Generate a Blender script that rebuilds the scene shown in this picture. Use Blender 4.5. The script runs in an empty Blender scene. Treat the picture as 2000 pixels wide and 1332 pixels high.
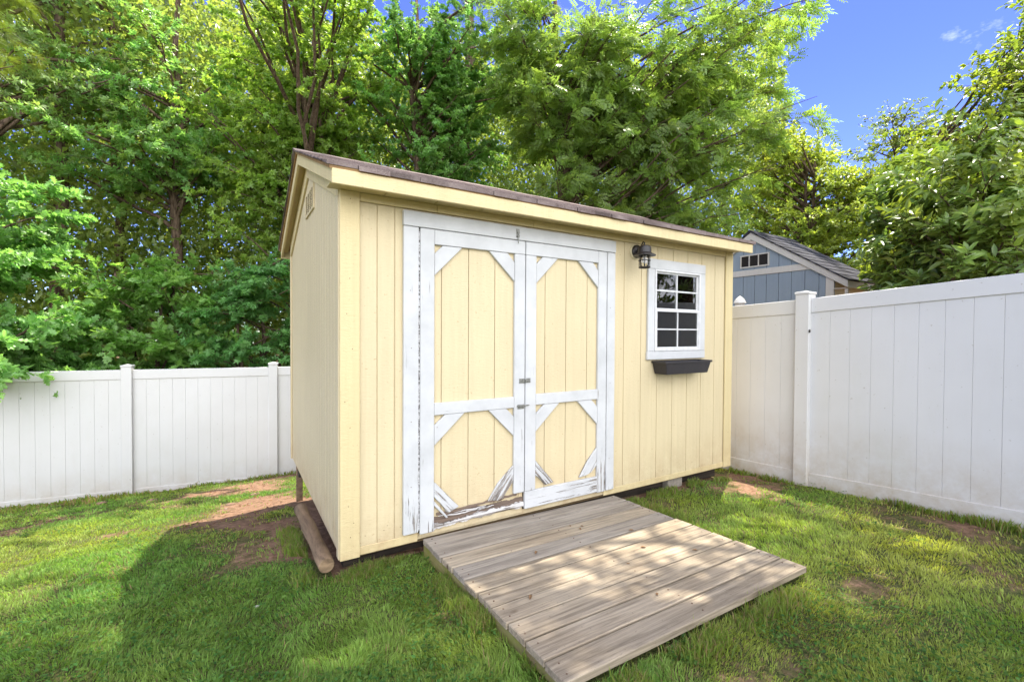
import bpy, math, random
import numpy as np
from mathutils import Vector
R = math.radians
random.seed(7)
S = bpy.context.scene
COL = S.collection

# ------------------------------------------------------------------ camera
cam_d = bpy.data.cameras.new('camera'); cam = bpy.data.objects.new('camera', cam_d); COL.objects.link(cam)
cam_d.sensor_width = 36; cam_d.lens = 36 * 890.7 / 2000; cam_d.clip_start = .05; cam_d.clip_end = 500
CAM = Vector((-.532, -2.7147, 1.2921)); YAW = R(31.579); PIT = R(.9348); ROL = R(.296)
fw = Vector((math.sin(YAW) * math.cos(PIT), math.cos(YAW) * math.cos(PIT), -math.sin(PIT)))
rt = Vector((math.cos(YAW), -math.sin(YAW), 0)); up = rt.cross(fw)
rt2 = rt * math.cos(ROL) + up * math.sin(ROL); up2 = -rt * math.sin(ROL) + up * math.cos(ROL)
from mathutils import Matrix
cam.matrix_world = Matrix(((rt2.x, up2.x, -fw.x, CAM.x), (rt2.y, up2.y, -fw.y, CAM.y), (rt2.z, up2.z, -fw.z, CAM.z), (0, 0, 0, 1)))
S.camera = cam

# ------------------------------------------------------------------ light
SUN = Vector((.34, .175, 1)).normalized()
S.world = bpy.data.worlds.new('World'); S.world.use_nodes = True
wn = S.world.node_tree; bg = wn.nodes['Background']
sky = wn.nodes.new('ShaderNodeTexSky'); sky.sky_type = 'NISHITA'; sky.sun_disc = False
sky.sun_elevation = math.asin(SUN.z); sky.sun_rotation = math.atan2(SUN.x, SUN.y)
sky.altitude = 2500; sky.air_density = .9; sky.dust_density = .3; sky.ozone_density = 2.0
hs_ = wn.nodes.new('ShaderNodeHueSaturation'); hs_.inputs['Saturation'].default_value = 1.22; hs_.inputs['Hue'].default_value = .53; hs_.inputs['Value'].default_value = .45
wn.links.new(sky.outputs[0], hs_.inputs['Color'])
# darkened blue north-east, unseen bright cloud added elsewhere to light the shaded shed front
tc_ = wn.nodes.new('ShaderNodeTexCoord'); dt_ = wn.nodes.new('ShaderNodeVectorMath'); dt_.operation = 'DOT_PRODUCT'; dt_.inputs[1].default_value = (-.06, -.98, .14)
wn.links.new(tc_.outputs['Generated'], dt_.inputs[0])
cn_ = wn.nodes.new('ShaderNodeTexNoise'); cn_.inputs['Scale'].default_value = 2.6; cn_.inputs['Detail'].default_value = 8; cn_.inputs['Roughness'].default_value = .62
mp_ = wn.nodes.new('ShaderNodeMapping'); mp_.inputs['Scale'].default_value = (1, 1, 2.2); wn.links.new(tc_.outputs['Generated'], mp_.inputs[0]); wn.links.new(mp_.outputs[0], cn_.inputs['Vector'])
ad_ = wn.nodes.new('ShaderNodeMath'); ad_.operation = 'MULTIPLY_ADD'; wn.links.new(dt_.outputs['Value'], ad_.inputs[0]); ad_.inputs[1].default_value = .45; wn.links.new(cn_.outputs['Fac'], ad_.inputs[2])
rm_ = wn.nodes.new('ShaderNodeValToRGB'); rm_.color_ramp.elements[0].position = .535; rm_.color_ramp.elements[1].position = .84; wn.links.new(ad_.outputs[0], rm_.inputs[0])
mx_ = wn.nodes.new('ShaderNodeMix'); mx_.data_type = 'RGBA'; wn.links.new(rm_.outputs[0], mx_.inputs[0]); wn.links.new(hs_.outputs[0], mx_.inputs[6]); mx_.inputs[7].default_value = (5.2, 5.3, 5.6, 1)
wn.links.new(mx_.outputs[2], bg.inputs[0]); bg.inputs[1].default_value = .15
sd = bpy.data.lights.new('sun', 'SUN'); sd.energy = 2.15; sd.angle = R(.55); sd.color = (1, .93, .80)
so = bpy.data.objects.new('sun', sd); COL.objects.link(so); so.rotation_euler = SUN.to_track_quat('Z', 'Y').to_euler(); so.location = SUN * 30
S.view_settings.view_transform = 'Standard'; S.view_settings.look = 'None'; S.view_settings.gamma = 1
S.view_settings.exposure = 2.55
S.render.engine = 'CYCLES'
cy = S.cycles; cy.max_bounces = 12; cy.diffuse_bounces = 9; cy.glossy_bounces = 3; cy.transmission_bounces = 5; cy.transparent_max_bounces = 8
cy.sample_clamp_indirect = 6

# ------------------------------------------------------------------ materials
class NT:
    def __init__(s, name):
        s.m = bpy.data.materials.new(name); s.m.use_nodes = True; s.t = s.m.node_tree
        s.b = s.t.nodes['Principled BSDF']; s.out = s.t.nodes['Material Output']
        s.tc = None
    def n(s, typ, **k):
        nd = s.t.nodes.new('ShaderNode' + typ)
        for a, v in k.items(): setattr(nd, a, v)
        return nd
    def l(s, a, b): s.t.links.new(a, b)
    def co(s, scale=(1, 1, 1), rand=False):
        if not s.tc: s.tc = s.n('TexCoord')
        mp = s.n('Mapping'); mp.inputs['Scale'].default_value = scale
        src = s.tc.outputs['Object']
        if rand:
            oi = s.n('ObjectInfo'); vm = s.n('VectorMath', operation='MULTIPLY_ADD')
            cx = s.n('CombineXYZ')
            for i in range(3): s.l(oi.outputs['Random'], cx.inputs[i])
            s.l(cx.outputs[0], vm.inputs[0]); vm.inputs[1].default_value = (17, 31, 23); s.l(src, vm.inputs[2]); src = vm.outputs[0]
        s.l(src, mp.inputs[0]); return mp.outputs[0]
    def noise(s, scale, det=4, rough=.6, vec=None, sc=(1, 1, 1), rand=False, dist=0):
        nd = s.n('TexNoise'); nd.inputs['Scale'].default_value = scale; nd.inputs['Detail'].default_value = det
        nd.inputs['Roughness'].default_value = rough; nd.inputs['Distortion'].default_value = dist
        s.l(vec if vec else s.co(sc, rand), nd.inputs['Vector']); return nd.outputs['Fac']
    def ramp(s, fac, a, b, ca=(0, 0, 0, 1), cb=(1, 1, 1, 1)):
        nd = s.n('ValToRGB'); e = nd.color_ramp.elements
        e[0].position = a; e[1].position = b; e[0].color = ca if len(ca) == 4 else (*ca, 1); e[1].color = cb if len(cb) == 4 else (*cb, 1)
        s.l(fac, nd.inputs[0]); return nd.outputs[0]
    def mix(s, f, a, b, mode='MIX'):
        nd = s.n('Mix', data_type='RGBA', blend_type=mode)
        for k, v in ((0, f), (6, a), (7, b)):
            if isinstance(v, (int, float)): nd.inputs[k].default_value = v
            elif isinstance(v, tuple): nd.inputs[k].default_value = v if len(v) == 4 else (*v, 1)
            else: s.l(v, nd.inputs[k])
        return nd.outputs[2]
    def math(s, op, a, b=0):
        nd = s.n('Math', operation=op)
        for k, v in ((0, a), (1, b)):
            if isinstance(v, (int, float)): nd.inputs[k].default_value = v
            else: s.l(v, nd.inputs[k])
        return nd.outputs[0]
    def bump(s, h, st=.3, d=.005):
        nd = s.n('Bump'); nd.inputs['Strength'].default_value = st; nd.inputs['Distance'].default_value = d
        s.l(h, nd.inputs['Height']); s.l(nd.outputs[0], s.b.inputs['Normal'])
    def attr(s, name='tint'):
        nd = s.n('Attribute', attribute_name=name); return nd.outputs['Color']
    def fin(s, col=None, rough=.6, spec=.3, metal=0):
        if col is not None:
            if isinstance(col, tuple): s.b.inputs['Base Color'].default_value = (*col, 1)
            else: s.l(col, s.b.inputs['Base Color'])
        if isinstance(rough, (int, float)): s.b.inputs['Roughness'].default_value = rough
        else: s.l(rough, s.b.inputs['Roughness'])
        s.b.inputs['Specular IOR Level'].default_value = spec; s.b.inputs['Metallic'].default_value = metal
        return s.m

def siding_mat(name, base, dirt=(.36, .24, .13), low=.7):
    t = NT(name)
    m1 = t.noise(1.3, 4, .6, sc=(1, 1, .5)); c = t.mix(t.ramp(m1, .35, .7), base, tuple(x * .90 for x in base))
    st = t.noise(9, 5, .7, sc=(3, 3, .12)); c = t.mix(t.math('MULTIPLY', t.ramp(st, .42, .8), .42), c, tuple(x * .72 for x in base))
    sp = t.noise(55, 2, .5); c = t.mix(t.math('MULTIPLY', t.ramp(sp, .69, .74), .5), c, dirt)
    sx = t.n('SeparateXYZ'); t.l(t.co(), sx.inputs[0])
    zz = t.math('SUBTRACT', 1, t.math('MULTIPLY', sx.outputs[2], 2.6)); zz = t.math('MAXIMUM', zz, 0)
    dn = t.ramp(t.noise(7, 5, .7), .35, .75)
    c = t.mix(t.math('MULTIPLY', t.math('MULTIPLY', zz, dn), low), c, dirt)
    fine = t.noise(60, 4, .7, sc=(.5, .5, 2.2)); t.bump(fine, .55, .005)
    return t.fin(c, .55, .3)

YEL = (.59, .495, .31)
M = {}
M['siding'] = siding_mat('yellow painted siding', YEL)
M['yellow_trim'] = siding_mat('yellow painted trim', (.60, .495, .275), low=.7)
M['blue_siding'] = siding_mat('blue grey painted siding', (.23, .275, .31), (.12, .14, .16))
M['cream_trim'] = siding_mat('cream painted trim', (.52, .49, .43), (.3, .27, .22))

def white_wood(name, sc, wear, base=(.50, .505, .505), rot=0):
    t = NT(name); gv = None
    if rot:
        m1_ = t.n('Mapping'); m1_.inputs['Rotation'].default_value = (0, R(rot), 0); t.l(t.co((1, 1, 1), True), m1_.inputs[0])
        m2_ = t.n('Mapping'); m2_.inputs['Scale'].default_value = sc; t.l(m1_.outputs[0], m2_.inputs[0]); gv = m2_.outputs[0]
    n1 = t.noise(11, 6, .75, vec=gv, sc=sc, rand=True)
    n2 = t.noise(2.2, 3, .6, rand=True)
    sx = t.n('SeparateXYZ'); t.l(t.co(), sx.inputs[0])
    lowf = t.math('MAXIMUM', t.math('SUBTRACT', .5, t.math('MULTIPLY', sx.outputs[2], .75)), 0)
    a = t.math('ADD', t.math('ADD', n1, t.math('MULTIPLY', lowf, .22)), t.math('MULTIPLY', t.math('SUBTRACT', n2, .5), .35))
    mask = t.ramp(a, .735 - wear, .765 - wear)
    wood = t.mix(t.ramp(t.noise(24, 4, .7, vec=gv, sc=sc), .35, .65), (.09, .075, .062), (.33, .295, .26))
    b2 = t.mix(t.ramp(t.noise(5, 4, .6), .4, .7), base, tuple(x * .86 for x in base))
    c = t.mix(mask, b2, wood)
    t.bump(t.math('SUBTRACT', t.math('MULTIPLY', n1, .5), mask), .55, .003)
    return t.fin(c, .55, .3)
M['white_v'] = white_wood('worn white paint upright', (5, 5, .2), .075)
M['white_h'] = white_wood('worn white paint level', (.2, 5, 5), .08)
M['white_d'] = white_wood('white paint diagonal', (1, 2, 1), .02)
M['white_new'] = white_wood('fresh white paint', (.25, 5, 5), .01)
M['peeled'] = white_wood('peeling paint on rotten wood', (.25, 5, 6), .13, (.60, .58, .56))
M['peeled_a'] = white_wood('peeling paint on falling brace', (.25, 4, 5), .15, rot=-47)
M['peeled_b'] = white_wood('peeling paint on rising brace', (.25, 4, 5), .155, rot=52)

def wood(name, ca, cb, sc=(.12, 1, 1), scale=14, rand=True, bump=.5, knots=True, green=None):
    t = NT(name)
    g = t.noise(scale, 8, .72, sc=(sc[0], sc[1] * 2.6, sc[2] * 2.6), rand=rand, dist=.6)
    big = t.noise(2.4, 3, .6, rand=rand)
    c = t.mix(t.ramp(g, .36, .66), ca, cb)
    c = t.mix(t.math('MULTIPLY', t.ramp(big, .35, .68), .55), c, t.mix(.5, c, (.62, .50, .36), 'MULTIPLY'))
    if rand:
        oi = t.n('ObjectInfo'); v = t.math('ADD', .88, t.math('MULTIPLY', oi.outputs['Random'], .22))
        hs = t.n('HueSaturation'); t.l(v, hs.inputs['Value']); t.l(c, hs.inputs['Color']); c = hs.outputs[0]
    if knots:
        vo = t.n('TexVoronoi'); vo.inputs['Scale'].default_value = 3.1; t.l(t.co((.8, 1.6, 1), rand), vo.inputs['Vector'])
        c = t.mix(t.ramp(vo.outputs['Distance'], .035, .085, (1, 1, 1), (0, 0, 0)), c, (.10, .065, .04))
    cr = t.noise(30, 3, .6, sc=(sc[0] * .5, sc[1] * 3, sc[2] * 3), rand=rand)
    c = t.mix(t.math('MULTIPLY', t.ramp(cr, .64, .70), .6), c, (.08, .06, .05))
    sp = t.noise(70, 2, .5); c = t.mix(t.math('MULTIPLY', t.ramp(sp, .70, .74), .5), c, (.1, .08, .06))
    if green: c = t.mix(t.ramp(t.noise(4, 5, .7), .35, .62), c, green)
    t.bump(g, bump, .004); return t.fin(c, .75, .2)
M['deck'] = wood('weathered ramp board', (.17, .138, .10), (.40, .335, .245))
M['deck_grey'] = wood('greyed ramp board', (.15, .13, .108), (.35, .31, .255))
M['stringer'] = wood('mossy side board', (.17, .13, .07), (.30, .24, .13), sc=(1, .12, 1), green=(.16, .17, .035))
M['log'] = wood('weathered round timber', (.10, .068, .042), (.26, .18, .11), sc=(1, .10, 1), scale=10, rand=False)
M['stud'] = wood('bare pine stud', (.62, .42, .22), (.78, .56, .32), sc=(1, 1, .1), rand=False)
M['rot'] = wood('rotten bare wood', (.075, .055, .045), (.25, .19, .15), rand=False, bump=1)
M['skid'] = wood('timber with painted shade', (.02, .016, .012), (.07, .055, .045), rand=False)  # shade under the shed is put into this darkened skid colour
M['rawplywood'] = wood('brown roof deck edge', (.20, .12, .05), (.36, .23, .10), rand=False)

def vinyl():
    t = NT('white vinyl')
    sx = t.n('SeparateXYZ'); t.l(t.co(), sx.inputs[0])
    c = t.mix(t.ramp(t.noise(1.1, 4, .6), .35, .7), (.56, .555, .545), (.52, .515, .50))
    z = t.math('MAXIMUM', t.math('SUBTRACT', 1, t.math('MULTIPLY', sx.outputs[2], 2.4)), 0)
    c = t.mix(t.math('MULTIPLY', t.math('MULTIPLY', z, t.ramp(t.noise(5, 6, .75), .3, .7)), .55), c, (.36, .29, .20))
    gr = t.ramp(t.noise(2.3, 5, .7, sc=(1, 1, .6)), .56, .74); c = t.mix(t.math('MULTIPLY', gr, .12), c, (.36, .40, .28))
    st = t.noise(8, 5, .7, sc=(2, 2, .25)); c = t.mix(t.math('MULTIPLY', t.ramp(st, .5, .8), .16), c, (.5, .47, .42))
    sp = t.noise(38, 2, .5); c = t.mix(t.math('MULTIPLY', t.ramp(sp, .72, .75), .5), c, (.3, .26, .2))
    t.bump(t.noise(30, 4, .6, sc=(1.5, 1.5, .2)), .05, .003)
    return t.fin(c, .42, .4)
M['vinyl'] = vinyl()

def shingle(name, ca, cb):
    t = NT(name)
    c = t.mix(t.ramp(t.noise(150, 3, .7), .35, .65), ca, cb)
    c = t.mix(1.0, c, t.attr(), 'MULTIPLY')
    c = t.mix(t.ramp(t.noise(3, 4, .6), .4, .75), c, tuple(x * 1.15 for x in cb))
    t.bump(t.noise(180, 3, .7), .8, .004); return t.fin(c, .9, .15)
M['shingle'] = shingle('brown asphalt shingle', (.085, .055, .052), (.23, .185, .17))
M['shingle_dark'] = shingle('charcoal asphalt shingle', (.03, .03, .035), (.085, .085, .10))

def plain(name, c, rough=.5, spec=.4, metal=0, ns=25, amt=.2):
    t = NT(name); col = t.mix(t.ramp(t.noise(ns, 4, .6), .3, .7), c, tuple(x * (1 - amt) for x in c))
    t.bump(t.noise(ns * 4, 2, .5), .1, .001); return t.fin(col, rough, spec, metal)
M['black_metal'] = plain('dark bronze metal', (.016, .012, .010), .45, .5)
M['galv'] = plain('weathered zinc', (.30, .30, .27), .5, .5, .6, 60, .5)
M['rusty'] = plain('rusty nail', (.12, .07, .045), .8, .3)
M['plastic'] = plain('charcoal plastic', (.024, .021, .023), .4, .45)
M['soil'] = plain('potting soil', (.06, .04, .03), .9, .1)
M['dark'] = plain('dark interior', (.025, .022, .02), .9, .1)
M['interior'] = plain('bare plywood inside', (.16, .11, .06), .9, .1)
M['concrete'] = plain('concrete block', (.34, .30, .25), .9, .1, 0, 30, .4)
M['winvinyl'] = plain('white window vinyl', (.62, .62, .62), .4, .4)
M['bulbwhite'] = plain('white plastic box', (.62, .55, .36), .5, .4)
M['deadleaf'] = plain('dead leaf', (.24, .14, .07), .8, .2, 0, 40, .5)
M['stone'] = plain('pale stone', (.55, .50, .45), .8, .2)
M['rock'] = plain('brown clod', (.20, .13, .09), .9, .1)
def hinge():
    t = NT('chipped hinge'); c = t.mix(t.ramp(t.noise(70, 4, .8), .45, .55), (.07, .06, .055), (.62, .62, .62)); return t.fin(c, .6, .3)
M['hinge'] = hinge()
def screen():
    t = NT('insect screen'); m = t.m
    d = t.n('BsdfDiffuse'); d.inputs[0].default_value = (.045, .045, .05, 1); tr = t.n('BsdfTransparent'); mx = t.n('MixShader'); mx.inputs[0].default_value = .55
    t.l(tr.outputs[0], mx.inputs[1]); t.l(d.outputs[0], mx.inputs[2]); t.l(mx.outputs[0], t.out.inputs[0]); return m
M['screen'] = screen()
def glass(name, tint=(.9, .92, .92), ior=1.5, boost=1.6):
    t = NT(name); g = t.n('BsdfGlossy'); g.inputs['Roughness'].default_value = .015
    tr = t.n('BsdfTransparent'); tr.inputs[0].default_value = (*tint, 1)
    f = t.n('Fresnel'); f.inputs[0].default_value = ior; mx = t.n('MixShader')
    t.l(t.math('MINIMUM', t.math('MULTIPLY', f.outputs[0], boost), 1), mx.inputs[0]); t.l(tr.outputs[0], mx.inputs[1]); t.l(g.outputs[0], mx.inputs[2])
    t.l(mx.outputs[0], t.out.inputs[0]); return t.m
M['glass'] = glass('window glass')
M['lampglass'] = glass('ribbed lamp glass', (.97, .95, .9), 1.45, 2.5)

def leaf_mat(name, rough, spec, tl):
    t = NT(name); c = t.attr(); t.fin(c, rough, spec)
    tr = t.n('BsdfTranslucent'); hs = t.n('HueSaturation'); hs.inputs['Saturation'].default_value = 1.15; hs.inputs['Value'].default_value = 1.8; hs.inputs['Hue'].default_value = .488
    t.l(c, hs.inputs['Color']); t.l(hs.outputs[0], tr.inputs[0])
    mx = t.n('MixShader'); mx.inputs[0].default_value = tl
    t.l(t.b.outputs[0], mx.inputs[1]); t.l(tr.outputs[0], mx.inputs[2]); t.l(mx.outputs[0], t.out.inputs[0]); return t.m
M['leaf'] = leaf_mat('broad leaf', .38, .5, .5)
M['gloss_leaf'] = leaf_mat('glossy evergreen leaf', .3, .5, .3)
M['grass'] = leaf_mat('grass blade', .6, .2, .45)
def bark(name, ca, cb):
    t = NT(name); g = t.noise(14, 6, .75, sc=(2, 2, .35), dist=.5); c = t.mix(t.ramp(g, .38, .62), ca, cb)
    t.bump(g, 1, .02); return t.fin(c, .9, .1)
M['bark'] = bark('brown bark', (.05, .032, .022), (.20, .14, .10))
M['bark_grey'] = bark('grey bark', (.10, .085, .075), (.33, .29, .26))
def ground_mat():
    t = NT('lawn soil'); d = t.attr('tint')
    n1 = t.noise(16, 6, .75); n2 = t.noise(60, 4, .7)
    soil = t.mix(t.ramp(n1, .35, .66), (.11, .062, .038), (.30, .185, .12))
    soil = t.mix(t.math('MULTIPLY', t.ramp(n2, .58, .66), .6), soil, (.07, .045, .03))
    th = t.mix(t.ramp(n2, .4, .62), (.035, .05, .014), (.13, .13, .045))
    sp = t.n('SeparateColor'); t.l(d, sp.inputs[0])
    f = t.math('ADD', sp.outputs[0], t.math('MULTIPLY', t.math('SUBTRACT', n1, .5), .5))
    c = t.mix(t.ramp(f, .42, .62), th, soil)
    t.bump(t.math('ADD', n1, t.math('MULTIPLY', n2, .4)), .9, .02); return t.fin(c, .95, .1)
M['ground'] = ground_mat()

# ------------------------------------------------------------------ building helpers
def tag(o, label=None, cat=None, group=None, kind=None):
    if label: o['label'] = label
    if cat: o['category'] = cat
    if group: o['group'] = group
    if kind: o['kind'] = kind
    return o
def empty(name, loc, label, cat, group=None):
    o = bpy.data.objects.new(name, None); o.location = loc; o.empty_display_size = .1; COL.objects.link(o); return tag(o, label, cat, group)
def wloc(o):
    v = Vector(o.location)
    while o.parent: o = o.parent; v += Vector(o.location)
    return v
class MB:
    def __init__(s): s.v = []; s.f = []; s.t = []
    def add(s, vs, fs, tint=1):
        b = len(s.v); s.v += [tuple(v) for v in vs]; s.f += [tuple(b + i for i in f) for f in fs]; s.t += [tint] * len(fs); return s
    def box(s, x0, x1, y0, y1, z0, z1, tint=1, fn=None):
        vs = [(x, y, z) for x in (x0, x1) for y in (y0, y1) for z in (z0, z1)]
        if fn: vs = [fn(*v) for v in vs]
        return s.add(vs, [(0, 1, 3, 2), (4, 6, 7, 5), (0, 4, 5, 1), (2, 3, 7, 6), (0, 2, 6, 4), (1, 5, 7, 3)], tint)
    def prism(s, poly, y0, y1, fn=None, tint=1):       # poly in (x,z), extruded along y
        n = len(poly); vs = [(x, y0, z) for x, z in poly] + [(x, y1, z) for x, z in poly]
        if fn: vs = [fn(*v) for v in vs]
        fs = [tuple(range(n)), tuple(range(2 * n - 1, n - 1, -1))] + [(i, (i + 1) % n, n + (i + 1) % n, n + i) for i in range(n)]
        return s.add(vs, fs, tint)
    def tube(s, pts, rad, k=8, caps=True, wob=0):
        pts = [Vector(p) for p in pts]; n = len(pts); vs = []
        ref = Vector((0, 0, 1)) if abs((pts[-1] - pts[0]).normalized().z) < .8 else Vector((1, 0, 0))
        for i, p in enumerate(pts):
            d = (pts[min(i + 1, n - 1)] - pts[max(i - 1, 0)]).normalized(); a = d.cross(ref).normalized(); b = d.cross(a)
            r = rad[i] if isinstance(rad, (list, tuple)) else rad
            for j in range(k):
                t = 2 * math.pi * j / k; rr = r * (1 + wob * random.uniform(-1, 1)); vs.append(p + a * math.cos(t) * rr + b * math.sin(t) * rr)
        fs = [(i * k + j, i * k + (j + 1) % k, (i + 1) * k + (j + 1) % k, (i + 1) * k + j) for i in range(n - 1) for j in range(k)]
        if caps: fs += [tuple(range(k - 1, -1, -1)), tuple((n - 1) * k + j for j in range(k))]
        return s.add(vs, fs)
    def lathe(s, prof, c, k=20, axis='z'):
        vs = []
        for r, z in prof:
            for j in range(k):
                t = 2 * math.pi * j / k
                vs.append((c[0] + r * math.cos(t), c[1] + r * math.sin(t), c[2] + z) if axis == 'z' else (c[0] + r * math.cos(t), c[1] + z, c[2] + r * math.sin(t)))
        n = len(prof)
        fs = [(i * k + j, i * k + (j + 1) % k, (i + 1) * k + (j + 1) % k, (i + 1) * k + j) for i in range(n - 1) for j in range(k)]
        fs += [tuple(range(k - 1, -1, -1)), tuple((n - 1) * k + j for j in range(k))]
        return s.add(vs, fs)
    def build(s, name, mat, parent=None, bevel=0, smooth=False, at=None):
        off = wloc(parent) if parent else Vector(at or (0, 0, 0))
        me = bpy.data.meshes.new(name); me.from_pydata([(x - off.x, y - off.y, z - off.z) for x, y, z in s.v], [], s.f)
        import bmesh
        bm = bmesh.new(); bm.from_mesh(me); bmesh.ops.recalc_face_normals(bm, faces=bm.faces); bm.to_mesh(me); bm.free()
        if any(t != 1 for t in s.t) or mat.name.endswith('shingle'):
            a = me.attributes.new('tint', 'FLOAT_COLOR', 'FACE'); a.data.foreach_set('color', np.array([[t, t, t, 1] for t in s.t], dtype=np.float32).ravel())
        if smooth: me.polygons.foreach_set('use_smooth', [True] * len(me.polygons))
        me.materials.append(mat); o = bpy.data.objects.new(name, me); COL.objects.link(o)
        if parent: o.parent = parent
        else: o.location = off
        if bevel:
            b = o.modifiers.new('bevel', 'BEVEL'); b.width = bevel; b.segments = 1; b.limit_method = 'ANGLE'
        return o

def np_mesh(name, V, T, mat, parent=None, color=None, at=(0, 0, 0)):
    """V (n,3) world, T (m,3) triangles, color (m,3) per face"""
    off = wloc(parent) if parent else Vector(at)
    V = (V - np.array(off)).astype(np.float32); m = len(T)
    me = bpy.data.meshes.new(name); me.vertices.add(len(V)); me.vertices.foreach_set('co', V.ravel())
    me.loops.add(m * 3); me.loops.foreach_set('vertex_index', T.astype(np.int32).ravel())
    me.polygons.add(m); me.polygons.foreach_set('loop_start', np.arange(0, m * 3, 3, dtype=np.int32))
    try: me.polygons.foreach_set('loop_total', np.full(m, 3, dtype=np.int32))
    except Exception: pass
    me.update(calc_edges=True)
    if color is not None:
        a = me.attributes.new('tint', 'FLOAT_COLOR', 'FACE'); a.data.foreach_set('color', np.hstack([color, np.ones((m, 1))]).astype(np.float32).ravel())
    me.materials.append(mat); o = bpy.data.objects.new(name, me); COL.objects.link(o)
    if parent: o.parent = parent
    else: o.location = off
    return o

# value noise
def vnoise(x, y, sc, seed=0):
    rg = np.random.RandomState(seed); G = rg.rand(64, 64)
    x = np.asarray(x) * sc + 1000.3; y = np.asarray(y) * sc + 1000.7
    xi = np.floor(x).astype(int); yi = np.floor(y).astype(int); fx = x - xi; fy = y - yi
    fx = fx * fx * (3 - 2 * fx); fy = fy * fy * (3 - 2 * fy); xi %= 64; yi %= 64; x1 = (xi + 1) % 64; y1 = (yi + 1) % 64
    return (G[xi, yi] * (1 - fx) + G[x1, yi] * fx) * (1 - fy) + (G[xi, y1] * (1 - fx) + G[x1, y1] * fx) * fy
def fnoise(x, y, sc, seed=0, o=4):
    a = 0; w = 0
    for i in range(o): a = a + vnoise(x, y, sc * 2 ** i, seed + i) * .5 ** i; w += .5 ** i
    return a / w
def sstep(a, b, x): t = np.clip((np.asarray(x, float) - a) / (b - a), 0, 1); return t * t * (3 - 2 * t)

# ------------------------------------------------------------------ ground
def gz(x, y):
    x = np.asarray(x, float); y = np.asarray(y, float)
    s = np.log1p(np.exp((np.clip(y, -20, 30) - .5) * 3)) / 3
    s = np.minimum(s, 5.6)
    z = -.10 - .186 * s
    z = z - .10 * sstep(3.2, 4.4, x) * sstep(-2.6, .2, y) + .10 * sstep(3, 4.4, x) * sstep(1, 3, y)
    z = z + (fnoise(x, y, .9, 3) - .5) * .05 + (vnoise(x, y, 5, 9) - .5) * .014
    return z
def blob(x, y, cx, cy, rx, ry, rot=0):
    c, s = math.cos(rot), math.sin(rot); dx = x - cx; dy = y - cy
    return np.exp(-(((dx * c + dy * s) / rx) ** 2 + ((-dx * s + dy * c) / ry) ** 2))
def dirt(x, y):
    x = np.asarray(x, float); y = np.asarray(y, float)
    d = fnoise(x, y, 2.3, 21) * 1.1 - .34
    d = d + .27 * sstep(1.9, 3.0, y) * sstep(6.5, 5.5, y) * (x < 2) * (.1 + fnoise(x, y, 1.2, 5) * 1.2)
    d = d + .36 * blob(x, y, -.35, 2.4, .4, .7) + .5 * blob(x, y, -.15, 1.0, .22, .7) + .12 * blob(x, y, -.9, 2.3, .9, .4)
    d = d + .9 * ((x > -.06) & (x < 3.7) & (y > .03) & (y < 2.6)) + .32 * blob(x, y, .40, -.62, .10, .32) + .05 * blob(x, y, 2.34, -1.5, .25, .13)
    d = d + .1 * np.exp(-((x - 4.15) / .2) ** 2) * (y < .6) + .2 * blob(x, y, 3.5, -.15, .5, .3) + .35 * blob(x, y, 3.6, .25, .5, .25)
    d = d + .5 * np.exp(-((y - (5.75 - .15 * x)) / .25) ** 2) * (x < 3)
    d = d + .8 * (y > 6.0 - .15 * x + .2) + .8 * (x > 4.4) 
    return np.clip(d, 0, 1)
def axis(lo, a, b, hi, st):
    far1 = a - np.geomspace(st, a - lo, 26)[::-1]; far2 = b + np.geomspace(st, hi - b, 26)
    return np.concatenate([far1, np.arange(a, b + 1e-6, st), far2])
gx = axis(-70, -5.5, 5.5, 80, .06); gy = axis(-60, -3.2, 6.8, 80, .06)
GX, GY = np.meshgrid(gx, gy, indexing='ij'); GZ = gz(GX, GY); nx, ny = GX.shape
V = np.stack([GX, GY, GZ], -1).reshape(-1, 3); I = np.arange(nx * ny).reshape(nx, ny)
a, b, c, d = I[:-1, :-1].ravel(), I[1:, :-1].ravel(), I[1:, 1:].ravel(), I[:-1, 1:].ravel()
T = np.vstack([np.stack([a, b, c], 1), np.stack([a, c, d], 1)])
ct = V[T].mean(1); dd = dirt(ct[:, 0], ct[:, 1])
g = np_mesh('ground', V, T, M['ground'], None, np.stack([dd] * 3, 1)); tag(g, kind='structure')
g.data.polygons.foreach_set('use_smooth', [True] * len(g.data.polygons))

# ------------------------------------------------------------------ shed
L, D, ZB = 3.66, 2.455, 0.0
shed = empty('garden_shed', (0, 0, 0), 'yellow wooden garden shed with worn white double doors and a brown shingle roof', 'shed')
ZT = 2.10
def strips(mb, edges, z0, z1, y0, y1, gap=.006, holes=(), fn=None, ztop=None):
    """vertical siding strips between groove positions; holes = (x0,x1,z0,z1)"""
    for i in range(len(edges) - 1):
        xa, xb = edges[i] + gap / 2, edges[i + 1] - gap / 2
        cuts = sorted({xa, xb} | {h for H in holes for h in H[:2] if xa < h < xb})
        for xc, xd in zip(cuts, cuts[1:]):
            segs = [(z0, z1 if not ztop else None)]
            m = (xc + xd) / 2
            for H in holes:
                if H[0] < m < H[1]: segs = [(z0, H[2]), (H[3], None if ztop else z1)]
            for s0, s1 in segs:
                if s1 is None: mb.prism([(xc, s0), (xd, s0), (xd, ztop(xd)), (xc, ztop(xc))], y0, y1, fn)
                else: mb.box(xc, xd, y0, y1, s0, s1, fn=fn)
    return mb
DOOR = (.452, 1.998, .045, 1.94); WIN = (2.55, 3.168, 1.143, 1.853)
ed = [.095, .199, .304] + [.304 + .19 * i for i in range(1, 10)] + [2.211 + .2 * i for i in range(7)] + [3.565]
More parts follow.
